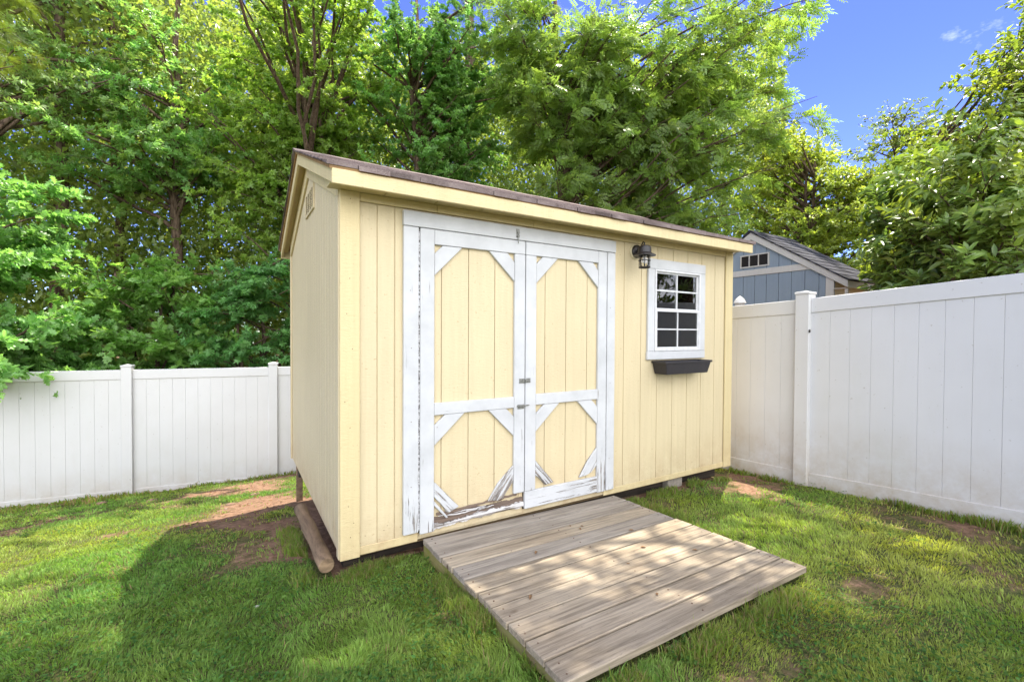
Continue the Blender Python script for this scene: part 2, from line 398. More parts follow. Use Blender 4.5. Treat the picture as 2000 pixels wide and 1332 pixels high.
w = MB(); strips(w, ed, .045, 2.045, -.004, .006, holes=(DOOR, WIN))
for x0, x1, z0, z1 in ((.0, .452, .0, ZT), (1.998, 2.55, 0, ZT), (3.168, L, 0, ZT), (.452, 1.998, 1.94, ZT), (2.55, 3.168, 0, 1.143), (2.55, 3.168, 1.853, ZT), (.452, 1.998, .0, .045)):
    w.box(x0 + .006 * (x0 == 0), x1 - .006 * (x1 == L), .0025, .02, z0 + .004, z1)
w.build('front_wall', M['siding'], shed, bevel=.0015)
MB().box(.004, .45, -.007, .0024, -.004, .045).build('skirt_board', M['yellow_trim'], shed, bevel=.003)
MB().box(2.0, L - .008, -.007, .0024, -.004, .045).build('skirt_board', M['yellow_trim'], shed, bevel=.003)
roofz = lambda y: 2.147 + (y + .2073) * .375 if y <= D / 2 else 2.147 + (D + .2073 - y) * .375
ls = lambda y: roofz(y) - .05
xm = lambda off: (lambda x, y, z: (y + off, x, z))      # wall in the x plane: strip x -> world y
eds = [0.002 + .1 * i for i in range(25)] + [D]
w = MB(); strips(w, [e for e in eds], .0, 0, -.004, .004, gap=.008, ztop=lambda y: ls(y), fn=xm(.0), holes=((.95, 1.36, 2.225, 2.395),))
w.prism([(0.004, .004), (D - .004, .004), (D - .004, ls(D)), (D / 2, ls(D / 2)), (.004, ls(0))], .0045, .018, fn=xm(0))
lw = w.build('left_wall', M['siding'], shed, bevel=.001)
w = MB(); w.prism([(0.004, 0), (D - .004, 0), (D - .004, ls(D)), (D / 2, ls(D / 2)), (.004, ls(0))], -.012, 0.004, fn=xm(L)); w.build('right_wall', M['siding'], shed)
w = MB(); strips(w, [.0 + .2033 * i for i in range(19)], .0, ZT, D - .004, D + .008, gap=.006); w.box(.02, L - .02, D - .02, D - .006, 0, ZT); w.build('back_wall', M['siding'], shed)
MB().box(.02, L - .02, .022, D - .022, -.02, .02).build('floor', M['interior'], shed)
MB().box(.03, L - .03, .10, D - .05, ZT - .01, ZT).build('ceiling', M['interior'], shed)
for x in (2.45, 3.075, 3.30):
    MB().box(x, x + .04, .022, .11, .03, ZT - .02).build('wall_stud', M['stud'], shed)
MB().box(3.40, 3.635, .3, .36, .03, ZT - .02).box(3.2, 3.635, .36, .40, 1.5, 1.9).build('inner_shelf_frame', M['stud'], shed)
# skids and joists under the floor
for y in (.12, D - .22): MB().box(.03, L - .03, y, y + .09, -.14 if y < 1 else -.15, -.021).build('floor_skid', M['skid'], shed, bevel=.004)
MB().box(.03, .09, D - .03, D + .0, -.55, -.022).build('support_post', M['log'], shed, bevel=.004)
# corner boards
MB().box(-.014, .097, -.022, -.0045, -.008, 2.096).build('corner_board', M['yellow_trim'], shed, bevel=.003)
MB().box(-.020, -.0045, -.0035, .052, -.006, 2.07).build('corner_board', M['siding'], shed, bevel=.003)
MB().box(L - .097, L + .012, -.022, -.0045, -.004, 2.096).build('corner_board', M['yellow_trim'], shed, bevel=.003)
MB().box(-.020, -.0045, D - .03, D + .012, -.0, 2.07).build('corner_board', M['siding'], shed, bevel=.003)
# frieze, soffit, fascia
for xa, xb in ((.099, .57), (.572, 1.30), (1.302, 2.5), (2.502, L - .099)): MB().box(xa, xb, -.018, -.0045, 2.047, 2.0955).build('frieze_board', M['yellow_trim'], shed, bevel=.002)
for i in range(12):
    xa = -.08 + i * .314; MB().box(xa, xa + .310, -.186, .0, 2.0965, 2.105).build('soffit_board', M['yellow_trim'], shed, bevel=.002)
MB().box(-.0875, L + .032, -.2073, -.187, 2.0667, 2.1468).build('fascia_board', M['yellow_trim'], shed, bevel=.003)
MB().box(-.0875, L + .032, D + .187, D + .2073, 2.0667, 2.1468).build('fascia_board', M['yellow_trim'], shed, bevel=.003)
def gable(x0, x1, y0, y1, dz0, dz1):
    """board following one slope of the roof, between heights dz0 and dz1 below the roof line"""
    return [(y0, roofz(y0) - dz1), (y1, roofz(y1) - dz1), (y1, roofz(y1) - dz0), (y0, roofz(y0) - dz0)], x0, x1
ident = lambda x, y, z: (y, x, z)
for (x0, x1) in ((-.0875, -.069), (L + .013, L + .032)):
    for y0, y1 in ((-.187, D / 2), (D / 2, D + .187)):
        P, a_, b_ = gable(x0, x1, y0, y1, 0, .08); MB().prism(P, a_, b_, fn=ident).build('rake_board', M['yellow_trim'], shed, bevel=.002)
for y0, y1 in ((-.002, D / 2), (D / 2, D)):
    P, a_, b_ = gable(-.020, -.0045, y0, y1, .022, .17); MB().prism(P, a_, b_, fn=ident).build('gable_frieze', M['yellow_trim'], shed, bevel=.002)
for y0, y1 in ((-.187, D / 2), (D / 2, D + .187)):
    for xa_, xb_ in ((-.0685, -.0205), (L + .0005, L + .0125)):
        P, a_, b_ = gable(xa_, xb_, y0, y1, .012, .024); MB().prism(P, a_, b_, fn=ident).build('gable_soffit', M['yellow_trim'], shed)
# roof deck + shingles
rf = MB()
for sgn in (0, 1):
    ya, yb = (-.206, D / 2) if sgn == 0 else (D + .206, D / 2)
    P = [(ya, roofz(max(min(ya, D + .2073), -.2073)) - .006 + .0), (yb, roofz(yb) + .001), (yb, roofz(yb) + .020), (ya, roofz(ya if sgn == 0 else D - ya) + .011 if sgn == 0 else roofz(ya) + .011)]
    rf.prism(P, -.100, L + .045, fn=ident)
roof = rf.build('roof', M['rawplywood'], shed)
sh = MB(); rr = random.Random(3)
sl = math.hypot(1, .375)
for sgn in (1, -1):
    n = 11; ycm = D / 2
    for i in range(n):
        d0 = i / n; yA = -.228 + (ycm + .228) * d0 ; yB = -.228 + (ycm + .228) * min(1, d0 + 1.35 / n)
        x = -.115 - rr.uniform(0, .2) * (i % 2)
        while x < L + .06:
            wdt = rr.choice((.155, .16, .31, .17)); xa = max(x, -.115) + .0015; xb = min(x + wdt, L + .06) - .0015
            if xb > xa + .01:
                dy = rr.uniform(0, .012); dz = rr.uniform(0, .003); ti = rr.uniform(.62, 1.1)
                if rr.random() < .25: ti *= .7
                def q(y, h): yy = y if sgn == 1 else D - y; return (yy, roofz(max(y, -.2073)) + (min(0, y + .2073)) * .375 + h)
                y0 = yA + dy; h0 = .032 + dz; h1 = .021
                if i == 0: y0 += rr.uniform(-.006, .006)
                P = [q(y0, h0 - (.012 if i else .026)), q(yB if i else y0 + .02, h1 - .003), q(yB, h1 - .002), q(yB, h1 + .003), q(y0, h0)]
                if xa < 0.1 and i == 0 and sgn == 1 and xa < -.05: P = [q(y0 + .02, h0 - .020), q(yB, h1 - .003), q(yB, h1 + .003), q(y0 + .02, h0)]
                sh.prism(P, xa, xb, fn=ident, tint=ti)
            x += wdt
x = -.12
while x < L + .05:
    wdt = .22; h = rr.uniform(0, .004); ti = rr.uniform(.7, 1.05)
    sh.prism([(D / 2 - .13, roofz(D / 2 - .13) + .026 + h), (D / 2, roofz(D / 2) + .030 + h), (D / 2 + .13, roofz(D / 2 - .13) + .026 + h), (D / 2 + .13, roofz(D / 2 - .13) + .034 + h), (D / 2, roofz(D / 2) + .040 + h), (D / 2 - .13, roofz(D / 2 - .13) + .034 + h)], x, min(x + wdt - .003, L + .06), fn=ident, tint=ti); x += wdt
sh.build('shingles', M['shingle'], roof)
# gable vent
v = MB(); v.box(-.0165, -.005, .945, .965, 2.215, 2.40).box(-.0165, -.005, 1.345, 1.365, 2.215, 2.40).box(-.0165, -.005, .965, 1.345, 2.215, 2.232)
vent = v.build('gable_vent', M['siding'], shed)
MB().box(.000, .004, .965, 1.345, 2.232, 2.395).build('vent_backing', M['dark'], vent)
s_ = MB()
for i in range(10): z = 2.236 + i * .0162; s_.prism([(-.013, z), (-.004, z + .003), (-.004, z + .006), (-.013, z + .003)], .966, 1.344)
for y in (1.06, 1.155, 1.25): s_.box(-.0135, -.001, y, y + .012, 2.232, 2.395)
s_.build('louvre', M['siding'], vent)
# door casing
dc = MB(); dc.box(.352, .4465, -.030, -.0045, .060, 1.938); fr = dc.build('door_casing', M['white_v'], shed, bevel=.003)
MB().box(2.0055, 2.088, -.030, -.0045, .045, 1.938).build('door_casing', M['white_v'], shed, bevel=.003)
MB().box(.350, 2.090, -.034, -.0045, 1.9405, 2.0335).build('door_header', M['white_new'], shed, bevel=.003)
# doors
def door(x0, x1, left):
    grooves = [.604, .795, .993, 1.19] if left else [1.413, 1.606, 1.812, 1.97]
    e = [x0] + [q for q in grooves if x0 + .02 < q < x1 - .02] + [x1]
    zb = .10
    w = MB(); strips(w, e, zb if not left else .085, 1.936, -.008, .0, gap=.005); w.box(x0, x1, .0005, .016, zb, 1.936)
    d = w.build('door', M['siding'], shed, bevel=.001)
    yf, yb_ = -.030, -.0085
    if left: o1, o2, i1, i2 = x0, .549, 1.140, x1
    else: i1, i2, o1, o2 = 1.322, x0, 1.910, x1
    so_, si_ = ((o1, o2), (i1, i2)) if left else ((o1, o2), (x0, 1.322))
    MB().box(so_[0], so_[1], yf, yb_, .044, 1.937).build('stile', M['white_v'], d, bevel=.003)
    MB().box(si_[0], si_[1], yf, yb_, .174, 1.8435).build('stile', M['white_v'], d, bevel=.003)
    A, B = (so_[1], si_[0]) if left else (si_[1], so_[0])
    xa, xb = (so_[1] + .001, x1) if left else (x0, so_[0] - .001)
    MB().box(xa, xb, yf, yb_, 1.845, 1.937).build('rail', M['white_new'], d, bevel=.003)
    MB().box(A + .001, B - .001, yf, yb_, .776 if left else .782, .852 if left else .860).build('rail', M['white_h'], d, bevel=.003)
    yb2, yf2 = -.0085, -.028
    A += .0015; B -= .0015
    def br(P, mat='white_d', bv=.003): return MB().prism(P, yf2, yb2).build('brace', M[mat], d, bevel=bv)
    zt = 1.8425
    br([(A, zt - .19), (A + .19, zt), (A + .055, zt), (A, zt - .055)]); br([(B, zt - .19), (B, zt - .06), (B - .055, zt), (B - .20, zt)])
    zt = .7745 if left else .7805
    br([(A, zt - .19), (A + .21, zt), (A + .075, zt), (A, zt - .065)]); br([(B, zt - .195), (B, zt - .06), (B - .06, zt), (B - .20, zt)])
    # lower braces: split, weathered
    if left:
        br([(A, .352), (A + .012, .345), (A + .172, .168), (A + .10, .140), (A + .085, .15), (A + .045, .21), (A + .02, .235), (A, .262)], 'peeled_a')
        br([(A, .235), (A + .095, .115), (A + .085, .108), (A, .205)], 'white_d')
        br([(B, .372), (B, .265), (B - .09, .155), (B - .10, .160), (B - .125, .150), (B - .165, .160), (B - .20, .158), (B - .12, .27)], 'peeled_b')
        rp = random.Random(5); top = []; bot = []; wk = [0.]
        for _ in range(400): wk.append(wk[-1] * .86 + rp.uniform(-.0035, .0035))
        n = 70
        for i in range(n + 1):
            x = A + (1.226 - A) * i / n
            top.append((x, .136 + wk[i + 10] - (.015 if i < 8 else 0))); bot.append((x, .052 + wk[i + 100] + .012 * i / n))
        MB().prism(top + bot[::-1], -.012, -.0085).build('rotten_rail_core', M['rot'], d)
        top2 = [(x, z - .038 + wk[i + 200] * 1.6) for i, (x, z) in enumerate(top)]; bot2 = [(x, z + .004 + wk[i + 300] * .8) for i, (x, z) in enumerate(bot)]
        for q_ in range(5):
            xs_ = rp.uniform(A + .02, 1.0); ln_ = rp.uniform(.12, .3); zs_ = .112 + q_ * .007 + rp.uniform(-.003, .003); zz_ = [(xs_ + ln_ * j / 12, zs_ + .012 * (xs_ - A) + wk[j + 20 * q_] * .8) for j in range(13)]
            MB().prism(zz_ + [(x, z - .006 * math.sin(math.pi * (j + .5) / 13) - .001) for j, (x, z) in enumerate(zz_)][::-1], -.0175, -.0125).build('splinter', M['peeled'], d)
        o = MB().prism(top2 + bot2[::-1], -.024, -.0125).build('bottom_rail', M['peeled'], d); o['label'] = 'rotten bottom rail with splintered peeling paint'
        top3 = [(A + .02 + (.6) * i / 18, .150 + .018 * i / 18 + rp.uniform(-.006, .006)) for i in range(19)]; bot3 = [(x, z - .016 - wk[i * 3]) for i, (x, z) in enumerate(top3)]
        MB().prism(top3 + bot3[::-1], -.018, -.0125).build('splinter', M['rot'], d)
        MB().box(A - .09, 1.22, -.010, -.0045, .025, .062).build('threshold', M['siding'], d)
    else:
        br([(A, .385), (A + .165, .200), (A + .09, .190), (A + .03, .255), (A, .275)], 'peeled_a')
        br([(B, .40), (B, .265), (B - .055, .215), (B - .10, .200), (B - .175, .192), (B - .10, .30)], 'peeled_b')
        MB().box(x0 - .002, so_[0] - .001, yf, yb_, .050, .1725).build('bottom_rail', M['white_h'], d, bevel=.003)['label'] = 'newer white bottom rail'
    hx = (x0 - .0095, x0 - .0005) if left else (x1 + .0005, x1 + .0068)
    MB().box(hx[0], hx[1], -.0205, -.004, .07, 1.93).build('hinge', M['hinge'], d)
    return d
d1 = door(.457, 1.226, True); d1['label'] = 'left door leaf with rotten bottom edge'
d2 = door(1.233, 1.9975, False); d2['label'] = 'right door leaf with white bottom board'
MB().box(1.2265, 1.2325, -.006, .01, .06, 1.93).build('door_gap_filler', M['dark'], shed)  # dark strip fills the gap between the door leaves
# hardware
h = MB().box(1.178, 1.222, -.0335, -.0305, .944, .977).box(1.236, 1.272, -.0335, -.0305, .946, .978).box(1.205, 1.262, -.038, -.0345, .950, .972)
h.tube([(1.226, -.045, .951), (1.226, -.045, .973)], .006, 8).tube([(1.196, -.0345, .96), (1.196, -.042, .96)], .004, 8).build('hasp', M['galv'], d1, bevel=.001)
MB().box(1.165, 1.220, -.033, -.0305, .765, .796).tube([(1.158, -.039, .787), (1.258, -.039, .789)], .0045, 8).box(1.170, 1.178, -.044, -.033, .780, .794).box(1.205, 1.213, -.044, -.033, .780, .794).build('barrel_bolt', M['galv'], d1, bevel=.0008)
MB().box(1.145, 1.172, -.037, -.0345, 1.955, 2.015).tube([(1.160, -.042, 1.915), (1.160, -.042, 2.0)], .004, 8).box(1.150, 1.169, -.046, -.037, 1.985, 1.992).box(1.150, 1.169, -.046, -.037, 1.962, 1.969).build('top_bolt', M['galv'], d1, bevel=.0008)
# screws / nail heads
rn = random.Random(8)
for x, zs in ((.05, (.12, .2, .75, 1.2, 1.6, 2.05)), (.02, (.3, .9, 1.4)), (.40, (.35, .75, 1.2, 1.55)), (.56, (.7,)), (2.045, (.3, .9, 1.5))):
    for z in zs: MB().lathe([(.0026, 0), (.0026, -.001)], (x + rn.uniform(-.012, .012), (-.0222 if x < .1 else -.0302), z), 8, 'y').build('nail_head', M['rusty'], shed)
for x in (.13, .24, .26, .34, 2.13, 2.3, 2.5, 2.7, 2.92, 3.1): MB().lathe([(.0024, 0), (.0024, -.001)], (x, -.0042, .09 + rn.uniform(0, .05)), 8, 'y').build('nail_head', M['rusty'], shed)
# window
x0, x1, z0, z1 = 2.475, 3.237, 1.075, 1.935
wi = MB().box(x0, 2.5535, -.026, -.0045, 1.1465, z1 - .085).build('window', M['white_new'], shed, bevel=.003)
MB().box(3.1645, x1, -.026, -.0045, 1.1465, z1 - .085).build('casing_board', M['white_new'], wi, bevel=.003)
MB().box(x0, x1, -.027, -.0045, z1 - .084, z1).build('casing_board', M['white_new'], wi, bevel=.003)
MB().box(x0 - .006, x1, -.028, -.0045, z0, 1.1455).build('casing_board', M['white_new'], wi, bevel=.003)
def ring(mb, x0, x1, z0, z1, t, y0, y1): return mb.box(x0, x0 + t, y0, y1, z0, z1).box(x1 - t, x1, y0, y1, z0, z1).box(x0 + t, x1 - t, y0, y1, z0, z0 + t).box(x0 + t, x1 - t, y0, y1, z1 - t, z1)
ring(MB(), 2.5545, 3.1635, 1.1475, 1.850, .018, -.032, .02).build('window_frame', M['winvinyl'], wi, bevel=.002)
ring(MB(), 2.573, 3.145, 1.505, 1.8315, .014, -.012, .004).box(2.850, 2.864, -.012, .0, 1.519, 1.8175).box(2.587, 3.131, -.0115, .0005, 1.665, 1.679).build('upper_sash', M['winvinyl'], wi, bevel=.0015)
ring(MB(), 2.573, 3.145, 1.166, 1.5045, .016, -.026, -.013).box(2.851, 2.863, -.024, -.014, 1.182, 1.4885).box(2.589, 3.129, -.0235, -.0145, 1.330, 1.342).box(2.573, 3.145, -.030, -.0265, 1.4885, 1.5085).build('lower_sash', M['winvinyl'], wi, bevel=.0015)
MB().box(2.587, 3.131, -.006, -.003, 1.519, 1.8175).build('pane', M['glass'], wi)
MB().box(2.589, 3.129, -.0205, -.0175, 1.182, 1.4885).build('pane', M['glass'], wi)
MB().box(2.589, 3.129, -.0105, -.0095, 1.182, 1.4885).build('insect_screen', M['screen'], wi)

# window box planter
pl = empty('window_planter', (2.83, -.08, .955), 'empty charcoal plastic planter box hanging under the small window', 'planter')
def trough(x0, x1, y0, y1, z0, z1, t, tp):
    m = MB(); xa, xb = x0 + tp, x1 - tp; ya = y0 + tp * .6
    o = [(xa, ya, z0), (xb, ya, z0), (xb, y1, z0), (xa, y1, z0), (x0, y0, z1), (x1, y0, z1), (x1, y1, z1), (x0, y1, z1)]
    i_ = [(xa + t, ya + t, z0 + t), (xb - t, ya + t, z0 + t), (xb - t, y1 - t, z0 + t), (xa + t, y1 - t, z0 + t), (x0 + t, y0 + t, z1), (x1 - t, y0 + t, z1), (x1 - t, y1 - t, z1), (x0 + t, y1 - t, z1)]
    m.add(o + i_, [(3, 2, 1, 0), (0, 1, 5, 4), (1, 2, 6, 5), (2, 3, 7, 6), (3, 0, 4, 7), (8, 9, 10, 11), (8, 12, 13, 9), (9, 13, 14, 10), (10, 14, 15, 11), (11, 15, 12, 8), (4, 5, 13, 12), (5, 6, 14, 13), (6, 7, 15, 14), (7, 4, 12, 15)])
    return m
trough(2.545, 3.150, -.158, -.012, .952, 1.060, .005, .030).build('trough', M['plastic'], pl, bevel=.002)
ring2 = MB()
for a_ in ((2.538, 3.157, -.165, -.157), (2.538, 3.157, -.013, -.007)): ring2.box(a_[0], a_[1], a_[2], a_[3], 1.046, 1.064)
ring2.box(2.538, 2.546, -.157, -.013, 1.046, 1.064).box(3.149, 3.157, -.157, -.013, 1.046, 1.064).build('rim', M['plastic'], pl, bevel=.002)
MB().box(2.58, 3.115, -.130, -.020, .962, 1.000).build('soil', M['soil'], pl)
for i in range(9):
    x = random.uniform(2.62, 3.08); MB().tube([(x, -.08, 1.0), (x + random.uniform(-.03, .03), -.09, 1.035), (x + random.uniform(-.06, .06), -.1, 1.055)], [.003, .002, .001], 4).build('dry_stem', M['deadleaf'], pl)

# wall lamp
C = (2.275, -.16)
lp = empty('wall_lamp', (2.335, -.004, 1.975), 'dark bronze lantern lamp mounted on the wall beside the window', 'lamp')
MB().lathe([(.066, -.0045), (.066, -.012), (.058, -.018)], (2.335, 0, 1.977), 24, 'y').build('mounting_block', M['bulbwhite'], lp, smooth=False)
MB().lathe([(.055, -.0185), (.055, -.026), (.045, -.036), (.022, -.042), (.018, -.055)], (2.335, 0, 1.977), 24, 'y').build('backplate', M['black_metal'], lp)
MB().tube([(2.335, -.05, 1.975), (2.315, -.09, 1.972), (2.288, -.13, 1.965), (2.275, -.15, 1.955)], [.016, .015, .015, .014], 10).tube([(2.315, -.08, 1.985), (2.300, -.11, 2.022), (2.288, -.135, 2.034), (2.278, -.155, 2.022), (2.275, -.16, 1.99)], .005, 8).build('arm', M['black_metal'], lp, smooth=True)
MB().lathe([(.028, .078), (.045, .070), (.050, .060), (.052, .022), (.056, .018), (.086, .002), (.088, -.003), (.05, .0), (.03, .01)], (*C, 1.920), 24).build('lamp_shade', M['black_metal'], lp)
MB().lathe([(.034, .0), (.036, -.03), (.036, -.075), (.032, -.092), (.006, -.096)], (*C, 1.920), 24).build('glass_jar', M['lampglass'], lp, smooth=True)
MB().lathe([(.012, .0), (.014, -.02), (.02, -.045), (.012, -.068), (.003, -.072)], (*C, 1.925), 14).build('bulb', M['winvinyl'], lp, smooth=True)
cg = MB()
for j in range(4):
    t = math.pi / 4 + j * math.pi / 2; dx, dy = .041 * math.cos(t), .041 * math.sin(t); cg.tube([(C[0] + dx, C[1] + dy, 1.922), (C[0] + dx, C[1] + dy, 1.822)], .0035, 6)
for z, r, q in ((1.878, .046, .0032), (1.824, .042, .0055)):
    cg.tube([(C[0] + r * math.cos(t * math.pi / 10), C[1] + r * math.sin(t * math.pi / 10), z) for t in range(21)], q, 6, caps=False)
cg.build('cage', M['black_metal'], lp)

# ------------------------------------------------------------------ ramp
rampE = empty('wooden_ramp', (1.3, -.7, -.1), 'low weathered plank ramp in front of the shed double doors', 'ramp')
BL, BR, FL, FR = Vector((.478, -.034, .022)), Vector((2.070, -.034, .0)), Vector((.538, -1.385, -.020)), Vector((2.235, -1.410, -.022))
NB = 10
def rp_(u, v): return BL.lerp(BR, u).lerp(FL.lerp(FR, u), v)
rb = random.Random(11); PL = []
for i in range(NB):
    v0, v1 = i / NB + .0036, (i + 1) / NB - .0036; m = MB(); ns = 8
    e0, e1 = -.004 + rb.uniform(-.003, .004), 1.004 + rb.uniform(-.003, .006); tl = rb.uniform(-.0015, .0015)
    top = []; 
    for k in range(ns + 1):
        u = e0 + (e1 - e0) * k / ns
        for v_, s2 in ((v0, -1), (v1, 1)):
            P = rp_(u, v_ + rb.uniform(-.0008, .0008)); P.z += tl * s2 + math.sin(u * 3 + i) * .0012 - (.0025 if i in (0,) else 0); top.append(P)
    vs = top + [p - Vector((0, 0, .036)) for p in top]; o_ = len(top); fs = []
    for k in range(ns):
        a0, a1, b0, b1 = 2 * k, 2 * k + 1, 2 * k + 2, 2 * k + 3
        fs += [(a0, a1, b1, b0), (o_ + a0, o_ + b0, o_ + b1, o_ + a1), (a0, b0, o_ + b0, o_ + a0), (a1, o_ + a1, o_ + b1, b1)]
    fs += [(0, o_, o_ + 1, 1), (2 * ns, 2 * ns + 1, o_ + 2 * ns + 1, o_ + 2 * ns)]
    m.add(vs, fs); PL.append(m.build('plank', M['deck_grey' if i in (0, 1, 3) else 'deck'], rampE, bevel=.004))
for u in (.012, .5, .985):
    A, B = rp_(u, .0), rp_(u, .985); m = MB()
    z0 = -.15
    m.add([(A.x - .019, A.y, z0), (A.x + .019, A.y, z0), (B.x + .019, B.y, -.085 if u < .9 else -.07), (B.x - .019, B.y, -.085 if u < .9 else -.07), (A.x - .019, A.y, A.z - .0365), (A.x + .019, A.y, A.z - .0365), (B.x + .019, B.y, B.z - .0365), (B.x - .019, B.y, B.z - .0365)],
          [(0, 1, 2, 3), (4, 7, 6, 5), (0, 4, 5, 1), (1, 5, 6, 2), (2, 6, 7, 3), (3, 7, 4, 0)]); m.build('side_beam', M['stringer'], rampE, bevel=.002)
for i in range(NB):
    for u in (.02, .5, .975):
        for q in (.28, .72):
            P = rp_(u + rb.uniform(-.006, .006), (i + q) / NB); MB().lathe([(.0042, .0012), (.0042, -.002)], (P.x, P.y, P.z), 8).build('screw', M['rusty'], PL[i])
# litter on the ramp
for i, (u, v) in enumerate(((.56, .22), (.60, .25), (.575, .27), (.30, .36), (.74, .40), (.52, .62), (.66, .55), (.45, .83), (.12, .62), (.80, .68))):
    P = rp_(u, v); m = MB(); a_ = rb.uniform(0, 6.3); s = rb.uniform(.008, .017); ca, sa = math.cos(a_), math.sin(a_)
    pts = [(-1.2, 0, .3), (-.3, .5, .75), (.6, .4, .5), (1.3, 0, .1), (.5, -.45, .6), (-.4, -.5, .8), (0, 0, .15)]
    vs = [(P.x + s * (x * ca - y * sa), P.y + s * (x * sa + y * ca), P.z + .002 + s * z * .7) for x, y, z in pts]
    m.add(vs, [(6, 0, 1), (6, 1, 2), (6, 2, 3), (6, 3, 4), (6, 4, 5), (6, 5, 0)])
    o = m.build('dead_leaf', M['deadleaf'], None, at=(P.x, P.y, P.z + .001)); sm = o.modifiers.new('thick', 'SOLIDIFY'); sm.thickness = .0006
    tag(o, ('upper left leaf of the three clustered on the third plank from the doors', 'right hand leaf of the three clustered on the third plank from the doors', 'lowest leaf of the three clustered near the third plank',
            'brown leaf left of the middle on the fourth plank from the doors', 'brown leaf right of the middle on the upper ramp', 'brown leaf near the very centre of the ramp', 'brown leaf right of the ramp centre',
            'brown leaf closest to the bottom end of the ramp', 'brown leaf nearest the left edge of the ramp', 'brown leaf nearest the right edge of the ramp')[i], 'leaf', 'dead leaves scattered on the ramp')

# landscape timber beside the shed
lg = empty('landscape_timber', (-.075, .5, -.1), 'weathered rounded timber lying along the left side of the shed', 'timber')
P0, P1 = Vector((-.078, .02, -.030)), Vector((-.100, .98, -.020))
m = MB(); pts = [P0.lerp(P1, i / 8) for i in range(9)]; m.tube(pts, [.043 + .003 * math.sin(i * 1.7) for i in range(9)], 18, True)
lo = m.build('timber', M['log'], lg, bevel=.004)
for p_ in lo.data.polygons: p_.use_smooth = len(p_.vertices) == 4
# blocks under the shed
for i, (x, y, zt, lab) in enumerate(((2.95, .06, -.02, 'grey brown concrete block under the front of the shed floor'),)):
    zg = float(gz(x, y)); t_ = MB().box(x - .10, x + .10, y, y + .19, zg - .03, zt, ).build('concrete_block', M['concrete'], None, bevel=.006, at=(x, y, zg)); tag(t_, lab, 'block')

# ------------------------------------------------------------------ vinyl fences
def fence(name, posts, label, hts, nboards=11, hp=1.905, side=1, cap='flat'):
    """posts: list of (x,y,zbase); side=+1: yard side is to the right of the running direction"""
    root = empty(name, (posts[0][0], posts[0][1], posts[0][2]), label, 'fence')
    for (x, y, z) in posts:
        j = posts.index((x, y, z)); a = posts[max(j - 1, 0)]; b = posts[min(j + 1, len(posts) - 1)]
        dr = Vector((b[0] - a[0], b[1] - a[1], 0)).normalized(); nr = Vector((dr.y, -dr.x, 0)) * side
        def f(s, t, h, x=x, y=y, z=z, dr=dr, nr=nr): return (x + dr.x * s + nr.x * t, y + dr.y * s + nr.y * t, z + h)
        po = MB().box(-.0635, .0635, -.0635, .0635, -.25, hp - .03, fn=f).build('post', M['vinyl'], root, bevel=.004)
        c = MB(); c.box(-.070, .070, -.070, .070, hp - .03, hp - .008, fn=f)
        k = [f(s, t, hp - .0075) for s, t in ((-.070, -.070), (.070, -.070), (.070, .070), (-.070, .070))] + [f(0, 0, hp + .010)]
        c.add(k, [(3, 2, 1, 0), (0, 1, 4), (1, 2, 4), (2, 3, 4), (3, 0, 4)]); c.build('post_cap', M['vinyl'], po, bevel=.003)
    for a, b in zip(posts, posts[1:]):
        A, B = Vector(a), Vector(b); dr = Vector((B.x - A.x, B.y - A.y, 0)); Lg = dr.length; dr.normalize(); nr = Vector((dr.y, -dr.x, 0)) * side
        def f(s, t, h, A=A, B=B, dr=dr, nr=nr, Lg=Lg): return (A.x + dr.x * s + nr.x * t, A.y + dr.y * s + nr.y * t, A.z + (B.z - A.z) * s / Lg + h)
        s0, s1 = .062, Lg - .062; wd = (s1 - s0) / nboards; m = MB()
        for i in range(nboards): m.box(s0 + i * wd + .0009, s0 + (i + 1) * wd - .0009, -.011, .011, .02, 1.75, fn=f)
        m.box(s0, s1, -.007, .007, .02, 1.75, fn=f)
        pn = m.build('panel', M['vinyl'], root, bevel=.0015)
        MB().box(s0, s1, -.022, .022, 1.69, 1.83, fn=f).build('top_rail', M['vinyl'], pn, bevel=.005)
        MB().box(s0, s1, -.022, .022, -.06 if hts == 'l' else -.02, hts == 'l' and .065 or .135, fn=f).build('bottom_rail', M['vinyl'], pn, bevel=.005)
    return root
fl = fence('vinyl_fence', [(-1.84 - 1.9 * math.cos(.152) * k, 5.965 + 1.9 * math.sin(.152) * k, -1.10) for k in (3, 2, 1, 0)] + [(.045, 5.675, -1.105), (1.92, 5.385, -1.10), (3.80, 5.10, -1.0)],
           'white vinyl privacy fence along the low back edge of the lawn behind the shed', 'l', side=1)
frn = fence('vinyl_fence', [(4.29, -8.0, .10), (4.285, -6.1, .08), (4.28, -4.2, .03), (4.275, -2.31, -.058), (4.265, -.405, -.187), (4.30, 1.50, -.27), (4.31, 3.40, -.60), (4.32, 5.0, -.95)],
            'tall white vinyl privacy fence running from the shed corner to the right edge', 'r', side=-1)
MB().box(4.186, 4.200, -.487, -.474, 1.315, 1.345).build('latch_bracket', M['black_metal'], frn, bevel=.002)
# neighbour's fence post with pointed cap
npost = empty('fence_post', (5.6, 1.105, 0), 'white post with a pointed bell shaped cap just beyond the fence by the shed corner', 'post')
MB().box(5.545, 5.655, 1.05, 1.16, -.5, 1.70).build('post', M['vinyl'], npost, bevel=.004)
MB().box(5.555, 5.645, 1.06, 1.15, 1.7005, 1.735).lathe([(.085, 1.736), (.082, 1.745), (.06, 1.79), (.03, 1.822), (.002, 1.838)], (5.6, 1.105, 0), 16).build('post_cap', M['vinyl'], npost)

